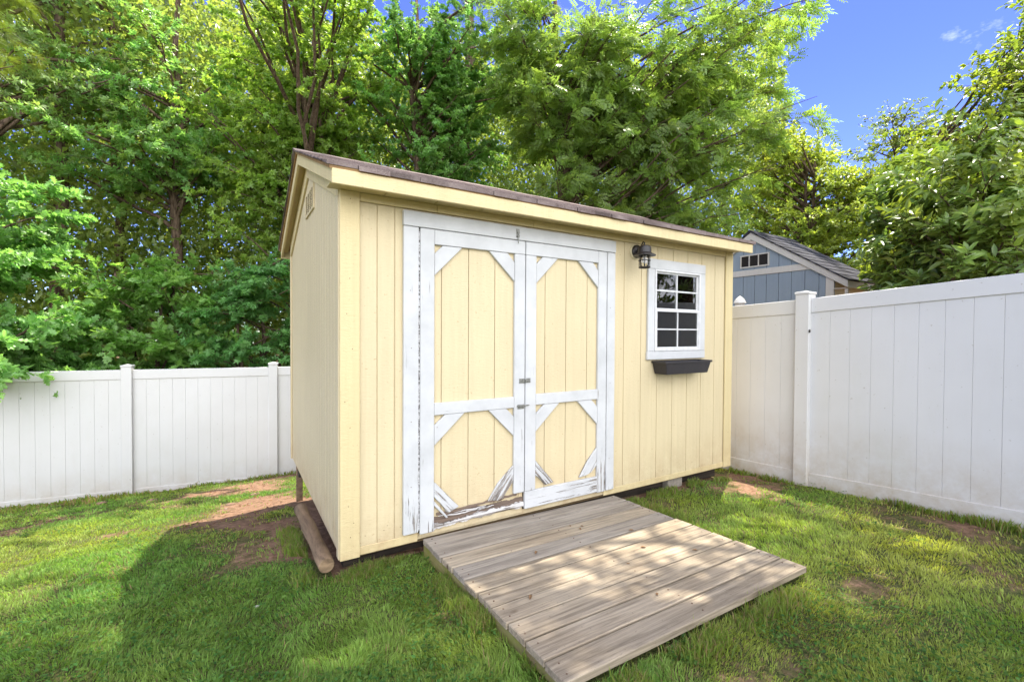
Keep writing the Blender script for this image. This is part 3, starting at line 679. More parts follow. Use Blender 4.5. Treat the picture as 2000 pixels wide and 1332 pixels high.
# ------------------------------------------------------------------ neighbour's shed
NX = 7.0; yp, hw = 1.80, 1.45; ze, zp = 2.09, 3.03
nz = lambda y: zp - abs(y - yp) * (zp - ze) / hw
ns_ = empty('neighbour_shed', (NX, yp, -.4), 'blue grey gabled shed with cream trim behind the right fence', 'shed')
nl_ = 1.3; y0n, y1n = yp - hw + .2, yp + hw - .2
w = MB(); strips(w, [y0n + .2 * i for i in range(13)] + [y1n], -.5, 0, .05, .07, gap=.008, ztop=lambda y: nz(y) - .05, fn=lambda x, y, z: (NX + y, x, z))
w.prism([(y0n, -.5), (y1n, -.5), (y1n, nz(y1n) - .05), (yp, zp - .05), (y0n, nz(y0n) - .05)], .0725, .09, fn=lambda x, y, z: (NX + y, x, z)); w.build('gable_wall', M['blue_siding'], ns_)
MB().box(NX + .095, NX + nl_ - .1, y0n + .01, y0n + .03, -.5, nz(y0n) - .06).build('side_wall', M['siding'], ns_)
MB().box(NX + .095, NX + nl_ - .1, y1n - .03, y1n - .01, -.5, nz(y0n) - .06).box(NX + nl_ - .1, NX + nl_ - .08, y0n, y1n, -.5, ze).build('back_wall', M['blue_siding'], ns_)
MB().box(NX + .03, NX + .048, y0n - .01, y0n + .10, -.5, nz(y0n) - .06).build('corner_board', M['cream_trim'], ns_, bevel=.003)
MB().box(NX + .03, NX + .048, yp - .93, yp + 1.2, 2.30, 2.40).build('gable_band', M['cream_trim'], ns_, bevel=.003)
vv = ring(MB(), 0, .5, 0, .22, .02, 0, .02); vv.v = [(NX + .028 + y, yp - .30 + x, 2.44 + z) for x, y, z in vv.v]; gv = vv.build('gable_vent', M['cream_trim'], ns_)
k = MB().box(NX + .040, NX + .046, yp - .28, yp + .18, 2.46, 2.64); k.build('vent_backing', M['dark'], gv)
k = MB()
for i in range(2): k.box(NX + .026, NX + .038, yp - .13 + i * .16, yp - .115 + i * .16, 2.46, 2.64)
k.build('louvre', M['cream_trim'], gv)
f2 = lambda x, y, z: (y, x, z)
for sg in (1, -1):
    ya, yb = yp - sg * hw, yp
    MB().prism([(ya, ze - .11), (yb, zp - .12), (yb, zp), (ya, ze)], NX, NX + .028, fn=f2).build('rake_board', M['cream_trim'], ns_, bevel=.003)
MB().box(NX + .0285, NX + nl_, yp - hw, yp - hw + .02, ze - .11, ze + .0).build('fascia_board', M['cream_trim'], ns_, bevel=.003)
MB().box(NX - .0, NX + .16, yp - hw + .021, y0n - .012, ze - .12, ze - .112).build('soffit_return', M['cream_trim'], ns_)
rk = MB(); rr = random.Random(9)
for sg in (1, -1):
    n = 11
    for i in range(n):
        ya = yp - sg * (hw + .03) * (1 - i / n); yb = yp - sg * (hw + .03) * (1 - min(1, (i + 1.3) / n)); x = NX - .03 - rr.uniform(0, .2)
        while x < NX + nl_ + .04:
            xa, xb = max(x, NX - .03) + .002, min(x + .2, NX + nl_ + .04) - .002
            if xb > xa + .02:
                h = rr.uniform(0, .004); rk.prism([(ya, nz(ya) + .008), (yb, nz(yb) + .008), (yb, nz(yb) + .016), (ya, nz(ya) + .026 + h)], xa, xb, fn=f2, tint=rr.uniform(.5, 1.15))
            x += .2
    rk.prism([(yp - sg * (hw + .02), nz(yp - hw - .02) - .004), (yp, zp + .001), (yp, zp + .010), (yp - sg * (hw + .02), nz(yp - hw - .02) + .007)], NX - .02, NX + nl_ + .03, fn=f2, tint=.3)
rk.prism([(yp - .12, nz(yp - .12) + .028), (yp, zp + .030), (yp + .12, nz(yp + .12) + .028), (yp + .12, nz(yp + .12) + .036), (yp, zp + .042), (yp - .12, nz(yp - .12) + .036)], NX - .032, NX + nl_ + .04, fn=f2, tint=.4)
rk.build('roof', M['shingle_dark'], ns_)
MB().box(NX + .03, NX + .07, y0n - .19, y0n - .15, -.5, ze - .125).build('porch_post', M['cream_trim'], ns_)

# ------------------------------------------------------------------ vegetation
TPL = {}
def kite(l=1, w=.5, f=.12, ox=0, ang=0):
    V = np.array([(0, 0, 0), (.45 * l, w / 2, f * w), (l, 0, -.05 * l), (.45 * l, -w / 2, f * w)]); c, s = math.cos(ang), math.sin(ang)
    V = np.stack([V[:, 0] * c - V[:, 1] * s + ox, V[:, 0] * s + V[:, 1] * c, V[:, 2]], 1); return V, np.array([(0, 2, 1), (0, 3, 2)])
def join(parts):
    Vs, Ts, o = [], [], 0
    for V, T in parts: Vs.append(V); Ts.append(T + o); o += len(V)
    return np.vstack(Vs), np.vstack(Ts)
TPL['simple'] = kite(1, .55, .3)
TPL['maple'] = join([kite(1, .42, .2), kite(.85, .36, .2, 0, .95), kite(.85, .36, .2, 0, -.95)])
def oakleaf():
    h = [(0, .03), (.18, .10), (.30, .27), (.40, .12), (.55, .34), (.66, .14), (.82, .24), (.88, .10), (1.02, .0)]
    V = [(x, 0, -.04 * x) for x, y in h] + [(x, y, .05) for x, y in h] + [(x, -y, .05) for x, y in h]; n = len(h); T = []
    for i in range(n - 1):
        T += [(i, i + 1, n + i), (i + 1, n + i + 1, n + i), (i, 2 * n + i, i + 1), (i + 1, 2 * n + i, 2 * n + i + 1)]
    return np.array(V), np.array(T)
TPL['oak'] = oakleaf()
def laurel():
    V = [(0, 0, 0), (.35, .15, .05), (.35, 0, 0), (.35, -.15, .05), (.7, .13, 0), (.7, 0, -.05), (.7, -.13, 0), (1, 0, -.16)]
    return np.array(V), np.array([(0, 2, 1), (0, 3, 2), (1, 2, 5), (1, 5, 4), (2, 3, 6), (2, 6, 5), (4, 5, 7), (5, 6, 7)])
TPL['laurel'] = laurel()
TPL['compound'] = join([kite(.38, .15, .2, .18 * i, sg * .95) for i in range(1, 5) for sg in (1, -1)] + [kite(.38, .15, .2, .90)])
def needles():
    rn = np.random.RandomState(4); V = []; T = []
    for i in range(16):
        a = rn.uniform(0, 6.28); t = rn.uniform(.15, .75); d = np.array([math.cos(t), math.sin(t) * math.cos(a), math.sin(t) * math.sin(a)]); p = np.cross(d, [0, .3, 1]); p /= np.linalg.norm(p)
        b = len(V); V += [p * .008, -p * .008, d]; T.append((b, b + 1, b + 2))
    return np.array(V), np.array(T)
TPL['needle'] = needles()

def scatter(name, P, X, N, size, tpl, mat, parent, col, at=(0, 0, 0)):
    V0, T0 = TPL[tpl]; n = len(P)
    X = X / (np.linalg.norm(X, axis=1, keepdims=True) + 1e-9); Y = np.cross(N, X); Y /= (np.linalg.norm(Y, axis=1, keepdims=True) + 1e-9); Z = np.cross(X, Y)
    V = P[:, None] + size[:, None, None] * (V0[None, :, 0:1] * X[:, None] + V0[None, :, 1:2] * Y[:, None] + V0[None, :, 2:3] * Z[:, None])
    T = T0[None] + (np.arange(n) * len(V0))[:, None, None]
    return np_mesh(name, V.reshape(-1, 3), T.reshape(-1, 3), mat, parent, np.repeat(col, len(T0), 0), at)

def palette(rg, n, base, var=.25, yel=.0, ntw=None):
    c = np.array(base)[None] * (1 + rg.uniform(-var, var, (n, 1))); k = rg.rand(n, 1) * yel
    return np.clip(c * (1 - k) + np.array([[.30, .32, .055]]) * k, .004, .6)

def tree(name, label, cat, base, top, ells, nlimb, ntwig, nleaf, tpl, size, col, trunk_r, barkm='bark', leafm='leaf', seed=1, group=None, yel=.25, twl=.8,
         low=.15, lean=(0, 0), flat=.35, droop=.25, stems=1, upr=0, ang=.9, targets=(), limb_r=.35, var=.22, dens=1.5):
    """ells: list of (cx,cy,cz,rx,ry,rz) world ellipsoids that bound the crown; limbs run from the trunk to points inside them"""
    rg = np.random.RandomState(seed); rd = random.Random(seed)
    bx, by = base; bz = float(gz(bx, by)) - .05
    root = empty(name, (bx, by, bz), label, cat, group)
    m = MB(); H = top - bz; trunks = []; nleaf = int(nleaf * dens); size *= 1.05
    for st in range(stems):
        ox = rd.uniform(-.12, .12) * (stems > 1); oy = rd.uniform(-.12, .12) * (stems > 1); lx = lean[0] + rd.uniform(-.8, .8) * (stems > 1); ly = lean[1] + rd.uniform(-.8, .8) * (stems > 1)
        pts = []
        for i in range(9):
            t = i / 8; w = .012 * H * (i > 0) * (i < 8)
            pts.append(Vector((bx + ox + lx * t + rd.uniform(-w, w), by + oy + ly * t + rd.uniform(-w, w), bz + H * t)))
        m.tube(pts, [trunk_r * (1.35 if i == 0 else 1) * (1 - .88 * i / 8) ** .8 + .006 for i in range(9)], 9, wob=.05); trunks.append(pts)
    def onTrunk(k, t):
        t = max(0, min(.999, t)) * 8; i = int(t); return trunks[k][i].lerp(trunks[k][i + 1], t - i)
    vol = np.array([e[3] * e[4] * e[5] for e in ells]) ** .75; vol /= vol.sum()
    TS, TD, TL = [], [], []
    lims = []
    for i in range(nlimb):
        e = ells[rg.choice(len(ells), p=vol)]; d = rg.normal(size=3); d /= np.linalg.norm(d); r = rg.uniform(.45, 1) ** .6
        lims.append(Vector((e[0] + d[0] * e[3] * r, e[1] + d[1] * e[4] * r, e[2] + d[2] * e[5] * r)))
    for tg in targets: lims.append(Vector(tg))
    for tg in lims:
        k = rd.randrange(stems); hd = math.hypot(tg.x - bx, tg.y - by)
        hz = min(max(tg.z - hd * rd.uniform(.25, .9) * (1 if not upr else 1.2), bz + H * low), top - .05 * H)
        A = onTrunk(k, (hz - bz) / H); mid = A.lerp(tg, .5) + Vector((rd.uniform(-.1, .1), rd.uniform(-.1, .1), .10)) * (tg - A).length
        n = 6; ln = (tg - A).length; pts = []
        for i in range(n + 1):
            t = i / n; p = A * (1 - t) ** 2 + mid * 2 * t * (1 - t) + tg * t * t; pts.append(p + Vector((rd.uniform(-1, 1), rd.uniform(-1, 1), rd.uniform(-1, 1))) * .02 * ln * (0 < i < n))
        r0 = min(trunk_r * limb_r, .012 + .018 * ln); m.tube(pts, [r0 * (1 - t / (n + .3)) + .003 for t in range(n + 1)], 5, False)
        for j in range(ntwig):
            t = rd.uniform(.30, 1) ** .8 * n * .9999; i = int(t); p = pts[i].lerp(pts[i + 1], t - i); ax = (pts[i + 1] - pts[i]).normalized()
            q = Vector((rd.gauss(0, 1), rd.gauss(0, 1), rd.gauss(0, flat))) + ax * .9 + Vector((0, 0, upr)); q.normalize()
            tl = twl * rd.uniform(.5, 1.15); TS.append(p); TD.append(q); TL.append(tl)
            if trunk_r > .03: m.tube([p, p + q * tl * .5 - Vector((0, 0, droop * tl * .12)), p + q * tl - Vector((0, 0, droop * tl * .5))], [.006, .004, .002], 3, False)
    m.build('trunk', M[barkm], root, smooth=True)
    TS, TD, TL = np.array(TS), np.array(TD), np.array(TL); nt = len(TS)
    idx = np.repeat(np.arange(nt), nleaf); n = len(idx); t = rg.uniform(.12, 1.02, n)
    P = TS[idx] + TD[idx] * (TL[idx] * t)[:, None]; P[:, 2] -= droop * TL[idx] * t * t * .5
    P += rg.normal(size=(n, 3)) * .025 * twl
    pr = rg.normal(size=(n, 3)); pr[:, 2] *= .6; pr -= (pr * TD[idx]).sum(1)[:, None] * TD[idx]; pr /= np.linalg.norm(pr, axis=1)[:, None]
    X = TD[idx] * math.cos(ang) + pr * math.sin(ang); X[:, 2] -= droop * rg.uniform(.3, 1.4, n)
    cen = P.mean(0); out = P - cen; out[:, 2] *= .3; out /= np.linalg.norm(out, axis=1, keepdims=True) + 1e-6
    N = rg.normal(size=(n, 3)) * .55 + out * .75; N[:, 2] += .75
    twc = palette(rg, nt, col, var, yel); C_ = twc[idx] * (1 + rg.uniform(-.18, .18, (n, 1)))
    sz = size * rg.uniform(.45, 1.25, n)
    scatter('crown', P, X, N, sz, tpl, M[leafm], root, C_)
    return root

# near trees just behind the back fence, left to right
G1, G2, G3 = (.165, .33, .095), (.215, .345, .075), (.14, .31, .10)
tree('oak_tree', 'lobed leaf oak hanging over the back fence at the far left of the lawn', 'tree', (-4.1, 7.3), 7.0,
     [(-3.6, 6.6, 1.5, 1.5, .8, 1.0), (-3.9, 7.0, 3.0, 1.5, 1.0, 1.1), (-2.7, 6.9, 1.2, .9, .5, .7)], 46, 9, 26, 'oak', .135, G1, .12, seed=11, yel=.12, twl=.65, low=.1,
     targets=[(-2.98, 5.45, .86), (-3.15, 5.6, .80), (-2.8, 6.3, 1.2)], droop=.35)
tree('oak_sapling', 'bushy young oak with dense low leaves behind the left fence posts', 'tree', (-1.8, 8.1), 2.4,
     [(-1.9, 7.4, 1.0, 1.2, .8, 1.1), (-1.2, 7.8, 2.0, .9, .8, .7), (-2.4, 7.8, 2.0, .8, .8, .7)], 40, 9, 24, 'oak', .125, (.18, .34, .085), .06, seed=12, yel=.12, twl=.6, low=.05, stems=3)
tree('maple_sapling', 'low dark green maple crowding the fence left of the shed', 'tree', (-.1, 7.8), 2.5,
     [(-.2, 7.2, .9, 1.3, .7, 1.1), (.4, 7.6, 2.1, 1.1, .8, .9)], 44, 9, 26, 'maple', .085, G3, .06, seed=13, yel=.10, twl=.6, low=.05, stems=3)
tree('forked_tree', 'tree with a low forked trunk standing in the gap left of the shed roof', 'tree', (-1.55, 10.2), 10.5,
     [(-1.6, 9.9, 6.8, 2.0, 1.3, 1.5), (-2.6, 9.8, 5.0, 1.3, 1.0, .8), (-.6, 9.6, 5.2, 1.3, 1.0, .7)], 48, 8, 24, 'maple', .10, G1, .13, seed=14, yel=.3, twl=.9, low=.36, limb_r=.4)
tree('maple_tree', 'tall full maple rising directly behind the left end of the shed roof', 'tree', (1.2, 9.4), 12.5,
     [(.8, 8.8, 4.2, 1.7, 1.2, 2.3), (1.4, 9.0, 7.8, 2.0, 1.5, 2.6), (-.1, 8.6, 5.9, 1.2, 1.0, 2.0), (.3, 5.5, 7.9, 2.3, 1.3, .7)], 118, 9, 28, 'maple', .095, G2, .15, seed=15, yel=.25, twl=.8, low=.12)
tree('maple_tree', 'spreading maple behind the middle of the shed roof, left of the grey trunk', 'tree', (3.6, 8.9), 10.5,
     [(3.2, 8.2, 3.8, 1.8, 1.1, 2.2), (3.6, 8.6, 7.4, 2.0, 1.4, 2.3), (4.7, 8.1, 5.6, 1.2, .9, 2.6), (4.6, 8.0, 8.6, 1.6, 1.1, 1.6), (5.2, 7.6, 7.2, 1.0, .8, 1.6)], 140, 9, 28, 'maple', .09, G1, .14, seed=16, yel=.22, twl=.8, low=.12)
tree('pecan_tree', 'broad tree with feathery drooping leaflets over the right half of the shed', 'tree', (6.6, 6.6), 12.0,
     [(6.0, 6.2, 4.0, 2.0, 1.4, 2.2), (8.4, 4.8, 5.6, 2.1, 1.5, 2.0), (8.6, 4.6, 8.0, 2.6, 1.6, 1.6), (6.3, 6.2, 7.4, 1.8, 1.3, 2.0), (9.6, 4.0, 5.0, 1.5, 1.2, 2.2), (10.0, 2.8, 6.6, 1.1, .9, 1.6), (9.8, 2.7, 8.3, 1.3, 1.0, 1.0), (5.6, 6.6, 8.6, 1.5, 1.1, 1.2)], 185, 9, 12, 'compound', .235, (.165, .265, .065), .13, seed=17, yel=.22, dens=1.25, var=.35, twl=.9, low=.15, droop=.55, ang=.75,
     targets=[(10.6, 3.2, 7.4), (10.2, 3.3, 8.2), (9.9, 3.1, 6.4), (10.9, 2.9, 8.6)])
tree('bright_shrub_tree', 'yellow green sunlit bushy tree above the neighbour shed roof', 'tree', (12.4, 3.6), 5.6,
     [(12.2, 3.8, 4.2, 1.9, 1.5, 2.7), (12.9, 2.5, 3.2, 1.6, 1.2, 2.3)], 140, 9, 28, 'simple', .095, (.27, .36, .08), .09, seed=18, yel=.5, twl=.7, low=.08, stems=2)
tree('slender_tree', 'thin open tree against the sky between the bright tree and the laurels', 'tree', (14.1, 2.2), 6.6,
     [(14.0, 2.2, 4.6, 1.5, 1.2, 2.5)], 70, 7, 22, 'simple', .09, (.11, .17, .05), .06, seed=19, yel=.4, twl=.7, low=.2)
LA = dict(yel=.45, twl=.5, low=.05, upr=1.0, ang=1.0, droop=.12, group='laurels behind the right fence')
tree('laurel_shrub', 'large leaved evergreen laurel by the neighbour shed corner', 'shrub', (7.2, -.55), 2.6,
     [(7.15, -.45, 2.5, .7, .55, 1.0), (7.5, -.30, 3.0, .5, .4, .7), (6.6, -.6, 1.9, .5, .45, .7)], 64, 8, 15, 'laurel', .125, (.14, .235, .055), .04, 'bark', 'gloss_leaf', seed=20, dens=2.4, stems=4, **LA)
tree('laurel_shrub', 'wide evergreen laurel shrub at the right edge of the photo', 'shrub', (6.7, -1.15), 2.8,
     [(6.75, -.85, 2.2, .8, .6, 1.2), (6.2, -1.35, 2.6, .8, .6, 1.1), (6.1, -1.5, 2.0, .8, .5, .9)], 80, 8, 15, 'laurel', .125, (.165, .26, .055), .05, 'bark', 'gloss_leaf', seed=21, dens=2.0, stems=5, **LA)
tree('tall_oak', 'tall thin crowned oak among the dark trunks at the upper left', 'tree', (-4.6, 10.0), 10.5,
     [(-4.2, 9.3, 5.4, 1.7, 1.1, 1.4), (-3.0, 9.6, 7.2, 1.6, 1.1, 1.3), (-5.2, 9.0, 7.6, 1.5, 1.1, 1.4)], 36, 8, 18, 'maple', .10, (.18, .31, .10), .13, seed=23, yel=.35, dens=.95, twl=.85, low=.3)
tree('young_tree', 'light yellow green young tree rising behind the laurels at the right edge', 'tree', (10.8, -.2), 4.6,
     [(10.3, -.8, 4.1, 1.2, 1.2, 2.5), (11.1, .5, 3.7, 1.2, 1.2, 1.8), (9.7, -1.4, 5.0, 1.0, .8, 1.8)], 130, 9, 20, 'simple', .10, (.17, .25, .05), .07, seed=24, yel=.4, twl=.65, low=.1, stems=3, droop=.4)
# tree overhead on the right that dapples the lawn and ramp
tree('shade_tree', 'tall broad tree beyond the right fence whose high boughs shade the lawn', 'tree', (7.6, -3.6), 11.0,
     [(4.4, -.6, 8.0, 2.6, 2.6, .9), (1.9, .2, 8.4, 1.9, 1.7, .7), (6.6, -2.4, 8.6, 2.4, 2.0, 1.2), (.9, 1.3, 8.4, 1.7, 1.4, .5), (.2, 2.5, 8.5, 1.8, 1.0, .5), (-.5, 1.7, 8.4, 1.6, 1.5, .5), (.6, .5, 8.2, 1.5, 1.3, .5)], 170, 9, 15, 'simple', .13, G1, .2, seed=22, yel=.2, twl=1.0, low=.45, dens=.85)
for i, (x, y, lab) in enumerate(((7.4, -4.6, 'wide laurel shrub past the right edge of the photo, nearer the camera'), (8.6, -7.2, 'round laurel shrub farthest along the right fence'))):
    tree('laurel_shrub', lab, 'shrub', (x, y), 3.0, [(x, y, 2.0, 1.5, 1.6, 1.8)], 60, 8, 12, 'laurel', .14, (.14, .235, .055), .04, 'bark', 'gloss_leaf', seed=60 + i, dens=1.6, stems=4, **LA)
# pines
def pine(x, y, h, r, seed, label, cz=None, lean=(0, 0)):
    cz = cz or h * .8
    return tree('pine_tree', label, 'tree', (x, y), h, [(x, y, cz, 1.6, 1.6, h - cz)], 22, 6, 9, 'needle', .30, (.07, .115, .035), r, seed=seed, yel=.35, twl=.7, low=.5, group='pines in the wood behind the back fence', lean=lean, flat=.3)
pine(-3.6, 10.6, 13, .13, 31, 'dark pine trunk at the far left above the oak', 10)
pine(-2.95, 11.4, 14, .10, 32, 'second dark trunk from the left, close beside the leftmost pine', 11)
pine(-4.2, 12.6, 15, .12, 33, 'thin pine behind the leftmost dark trunk', 12)
pine(-3.3, 15.2, 15, .13, 34, 'slim pine trunk seen through the gap left of the forked tree', 12)
pine(-2.2, 17.5, 16, .12, 35, 'far pine trunk just left of the forked tree', 13)
pine(-.9, 16.4, 16, .13, 36, 'far pine trunk just right of the forked tree', 13)
pine(.4, 14.6, 15, .12, 37, 'pine trunk behind the forked tree nearest the shed', 12)
pine(5.15, 9.0, 15, .25, 38, 'thick grey pine trunk above the middle of the shed roof', 12.5)
pine(8.6, 10.4, 13, .12, 39, 'pine half hidden behind the feathery tree', 10)
tree('pine_tree', 'long needled pine bough reaching in at the top left corner', 'tree', (-5.6, 7.2), 7.5, [(-3.5, 5.9, 5.5, .8, .7, .7)], 18, 9, 14, 'needle', .22, (.11, .17, .035), .14, seed=40, yel=.4, twl=.5, low=.3, targets=[(-2.95, 5.75, 5.2), (-2.9, 5.7, 4.7), (-3.0, 5.8, 5.7)])

# far wood: leaf mass between and behind the trunks
rg = np.random.RandomState(77); n = 560000
th = rg.uniform(R(-38), R(88), n); rr_ = rg.uniform(12.5, 26, n); x = -.53 + rr_ * np.sin(th); y = -2.7 + rr_ * np.cos(th)
keep = (y > 9.5 - .1 * x) | (x > 12.5); hmax = np.where(th > R(62), 3.2 + 6 * sstep(R(68), R(60), th), 11.5) * (rr_ / 18) ** .5
z = -1.2 + rg.rand(n) ** 1.15 * (hmax + 1.2)
cl = fnoise(x * .9 + z * .3, y * .9 - z * .2, .7, 50, 3) * .6 + fnoise(x + z * 1.1, z * 1.3 - y * .4, .55, 60, 3) * .6
keep &= cl > .31 + .14 * sstep(6, 10, z)
P = np.stack([x, y, z], 1)[keep]; n = len(P); X = rg.normal(size=(n, 3)); X[:, 2] -= .3; N = rg.normal(size=(n, 3)) * .5; N[:, 2] += 1
cc = palette(rg, n, (.19, .27, .075), .35, .38)
o = scatter('woodland', P, X, N, rg.uniform(.10, .22, n), 'simple', M['leaf'], None, cc, at=(4, 14, -1)); tag(o, 'sunlit yellow green woodland filling the gaps behind the near trees', 'woodland', kind='stuff')

# ------------------------------------------------------------------ lawn
rg = np.random.RandomState(5)
def inside(x, y):
    m = (x > -.02) & (x < 3.68) & (y > .02) & (y < 2.5)
    v = np.clip((-y - .03) / 1.36, 0, 1); m |= (y < -.03) & (y > -1.385) & (x > .475 + .06 * v) & (x < 2.09 + .15 * v)
    m |= (x > -.13) & (x < -.03) & (y > .03) & (y < .97)
    m |= (x > 4.24) | (y > 5.95 - .152 * x - .28)
    return m
n = 620000
lr = rg.uniform(math.log(1.1), math.log(11), n); r_ = np.exp(lr); th = rg.uniform(R(-22), R(86), n)
x = -.53 + r_ * np.sin(th); y = -2.7147 + r_ * np.cos(th)
dd = dirt(x, y); k = (~inside(x, y)) & (rg.rand(n) > sstep(.20, .62, dd + (vnoise(x, y, 9, 31) - .5) * .35) * .985) & (rg.rand(n) < np.clip(1.5 - vnoise(x, y, 14, 77), 0, 1))
x, y, r_, dd = x[k], y[k], r_[k], dd[k]; n = len(x); z = gz(x, y) - .004
patch = fnoise(x, y, 2.2, 13, 3); tuft = vnoise(x, y, 22, 15)
hgt = (.016 + .019 * patch + .019 * tuft ** 2) * rg.uniform(.6, 1.3, n) * (1 - .45 * dd); hgt[rg.rand(n) < .006] *= 1.9
wd = .0021 * np.maximum(1, r_ / 2.6) * rg.uniform(.7, 1.4, n)
az = rg.uniform(0, 6.283, n) ; ln_ = rg.uniform(.15, .95, n)
ux, uy = np.cos(az), np.sin(az); fl_ = fnoise(x, y, 3, 44, 2) * 12
dx = np.cos(az * .35 + fl_) * ln_; dy = np.sin(az * .35 + fl_) * ln_
B = np.stack([x, y, z], 1); W = np.stack([ux * wd, uy * wd, 0 * wd], 1)
M1 = B + np.stack([dx * hgt * .35, dy * hgt * .35, hgt * .6], 1); Tp = B + np.stack([dx * hgt, dy * hgt, hgt * (1.05 - .35 * ln_)], 1)
V = np.stack([B - W, B + W, M1 + W * .7, M1 - W * .7, Tp], 1).reshape(-1, 3); o_ = np.arange(n)[:, None] * 5
T = np.stack([o_ + np.array([[0, 1, 2]]), o_ + np.array([[0, 2, 3]]), o_ + np.array([[3, 2, 4]])], 1).reshape(-1, 3)
base = np.array([[.155, .275, .06]]); yl = np.array([[.29, .33, .075]]); st_ = np.array([[.30, .24, .11]])
mixf = np.clip((fnoise(x, y, 1.1, 90, 3) - .32) * 1.8 + .35 * sstep(2.2, .2, x * 0 + y) * 0 + .35 * sstep(.5, 3.0, x), 0, 1)[:, None]
C_ = base * (1 - mixf) + yl * mixf; C_ = C_ * (1 + rg.uniform(-.3, .3, (n, 1)))
sw = (rg.rand(n) < .035 + .25 * sstep(.2, .5, dd))[:, None]; C_ = np.where(sw, st_ * rg.uniform(.5, 1.1, (n, 1)), C_)
o = np_mesh('grass', V, T, M['grass'], None, np.repeat(C_, 3, 0)); tag(o, 'green lawn grass growing in uneven tufts around the shed and ramp', 'grass', kind='stuff')
# longer uncut grass along the edges of the ramp, shed and fences
E_ = [((.44, -.1), (.50, -1.45), 9000), ((2.12, -.1), (2.30, -1.42), 6000), ((.55, -1.46), (2.25, -1.48), 5000), ((.0, -.03), (.44, -.03), 3500), ((2.2, .0), (3.6, .03), 5000), ((-.16, .02), (-.19, 1.0), 3500), ((4.2, -2.2), (4.2, .5), 4000), ((-3.6, 6.13), (1.2, 5.38), 5000)]
bx_ = np.concatenate([a_[0] + (b_[0] - a_[0]) * rg.rand(n_) + rg.normal(0, .035, n_) for a_, b_, n_ in E_]); by_ = np.concatenate([a_[1] + (b_[1] - a_[1]) * rg.rand(n_) + rg.normal(0, .035, n_) for a_, b_, n_ in E_])
k = (~inside(bx_, by_)) & (vnoise(bx_, by_, 6, 88) > .42); bx_, by_ = bx_[k], by_[k]; n = len(bx_)
hgt = rg.uniform(.03, .085, n) * (.5 + vnoise(bx_, by_, 5, 99)); az = rg.uniform(0, 6.283, n); ln_ = rg.uniform(.1, .8, n); wd = .0022 * rg.uniform(.7, 1.4, n) * np.maximum(1, np.hypot(bx_ + .53, by_ + 2.7) / 2.6)
B = np.stack([bx_, by_, gz(bx_, by_) - .004], 1); a2 = rg.uniform(0, 6.283, n); W = np.stack([np.cos(a2) * wd, np.sin(a2) * wd, 0 * wd], 1)
M1 = B + np.stack([np.cos(az) * ln_ * hgt * .35, np.sin(az) * ln_ * hgt * .35, hgt * .6], 1); Tp = B + np.stack([np.cos(az) * ln_ * hgt, np.sin(az) * ln_ * hgt, hgt * (1.05 - .4 * ln_)], 1)
V = np.stack([B - W, B + W, M1 + W * .7, M1 - W * .7, Tp], 1).reshape(-1, 3); o_ = np.arange(n)[:, None] * 5
T = np.stack([o_ + np.array([[0, 1, 2]]), o_ + np.array([[0, 2, 3]]), o_ + np.array([[3, 2, 4]])], 1).reshape(-1, 3)
C_ = palette(rg, n, (.13, .21, .045), .3, .4); C_ = np.where((rg.rand(n) < .22)[:, None], st_ * rg.uniform(.5, 1.1, (n, 1)), C_)
o = np_mesh('edge_grass', V, T, M['grass'], None, np.repeat(C_, 3, 0)); tag(o, 'longer uncut grass fringing the ramp, shed and fence bottoms', 'grass', kind='stuff')
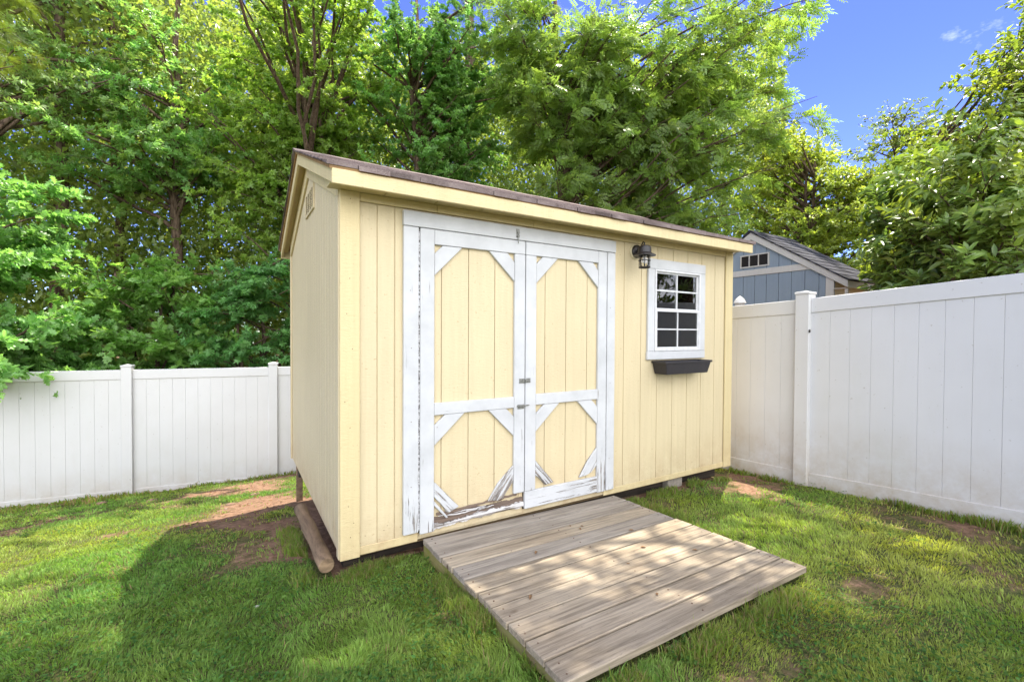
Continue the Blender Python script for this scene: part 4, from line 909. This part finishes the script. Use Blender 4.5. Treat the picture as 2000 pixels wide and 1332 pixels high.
# broad leaved weeds and clover in the lawn
n = 60000; r_ = np.exp(rg.uniform(math.log(1.2), math.log(9), n)); th = rg.uniform(R(-22), R(86), n); x = -.53 + r_ * np.sin(th); y = -2.7147 + r_ * np.cos(th)
k = (~inside(x, y)) & (fnoise(x, y, 1.3, 66, 3) + .10 * (x < 0) > .56) & (dirt(x, y) < .45); x, y = x[k], y[k]; n = len(x)
P = np.stack([x, y, gz(x, y) + rg.uniform(.008, .038, n)], 1); X = rg.normal(size=(n, 3)); X[:, 2] *= .25; N = rg.normal(size=(n, 3)) * .3; N[:, 2] += 1
o = scatter('lawn_weeds', P, X, N, rg.uniform(.012, .028, n), 'simple', M['grass'], None, palette(rg, n, (.05, .14, .03), .3, .3)); tag(o, 'small broad leaved clover and weeds growing through the grass', 'weeds', kind='stuff')
# fallen bits on bare soil
n = 5000; x = rg.uniform(-4, 4.2, n); y = rg.uniform(-1.5, 5.6, n); k = (~inside(x, y)) & (dirt(x, y) > .42); x, y = x[k], y[k]; n = len(x)
P = np.stack([x, y, gz(x, y) + .006], 1); X = rg.normal(size=(n, 3)); X[:, 2] *= .1; N = rg.normal(size=(n, 3)) * .35; N[:, 2] += 1
o = scatter('leaf_litter', P, X, N, rg.uniform(.012, .04, n), 'simple', M['leaf'], None, palette(rg, n, (.16, .09, .05), .5, 0)); tag(o, 'brown leaf litter and wood chips strewn over the bare soil', 'litter', kind='stuff')
def stone(x, y, s, mat, label, grp=None, name='stone'):
    rd = random.Random(int(x * 1000)); m = MB(); prof = [(.3, 0), (.85, .2), (1, .45), (.7, .75), (.25, .9)]
    m.lathe([(r * s, z * s * .6) for r, z in prof], (0, 0, 0), 9); z0 = float(gz(x, y)) - s * .1
    m.v = [(x + a * (1 + rd.uniform(-.2, .2)), y + b * (.7 + rd.uniform(-.15, .15)), z0 + c) for a, b, c in m.v]
    tag(m.build(name, M[mat], None, bevel=.002, at=(x, y, z0)), label, name, grp)
stone(-.43, -.06, .018, 'stone', 'small pale stone in the grass left of the round timber')
for i, (x, y, s) in enumerate(((-.55, 3.1, .05), (-.3, 3.6, .06), (-1.4, 4.6, .06), (-2.0, 5.2, .06))):
    stone(x, y, s, 'rock', ('brown clod of soil on the bare patch beside the shed', 'larger brown clod near the back corner of the shed', 'brown clod in front of the fence panel between the posts', 'brown clod at the foot of the left fence post')[i], name='clod')
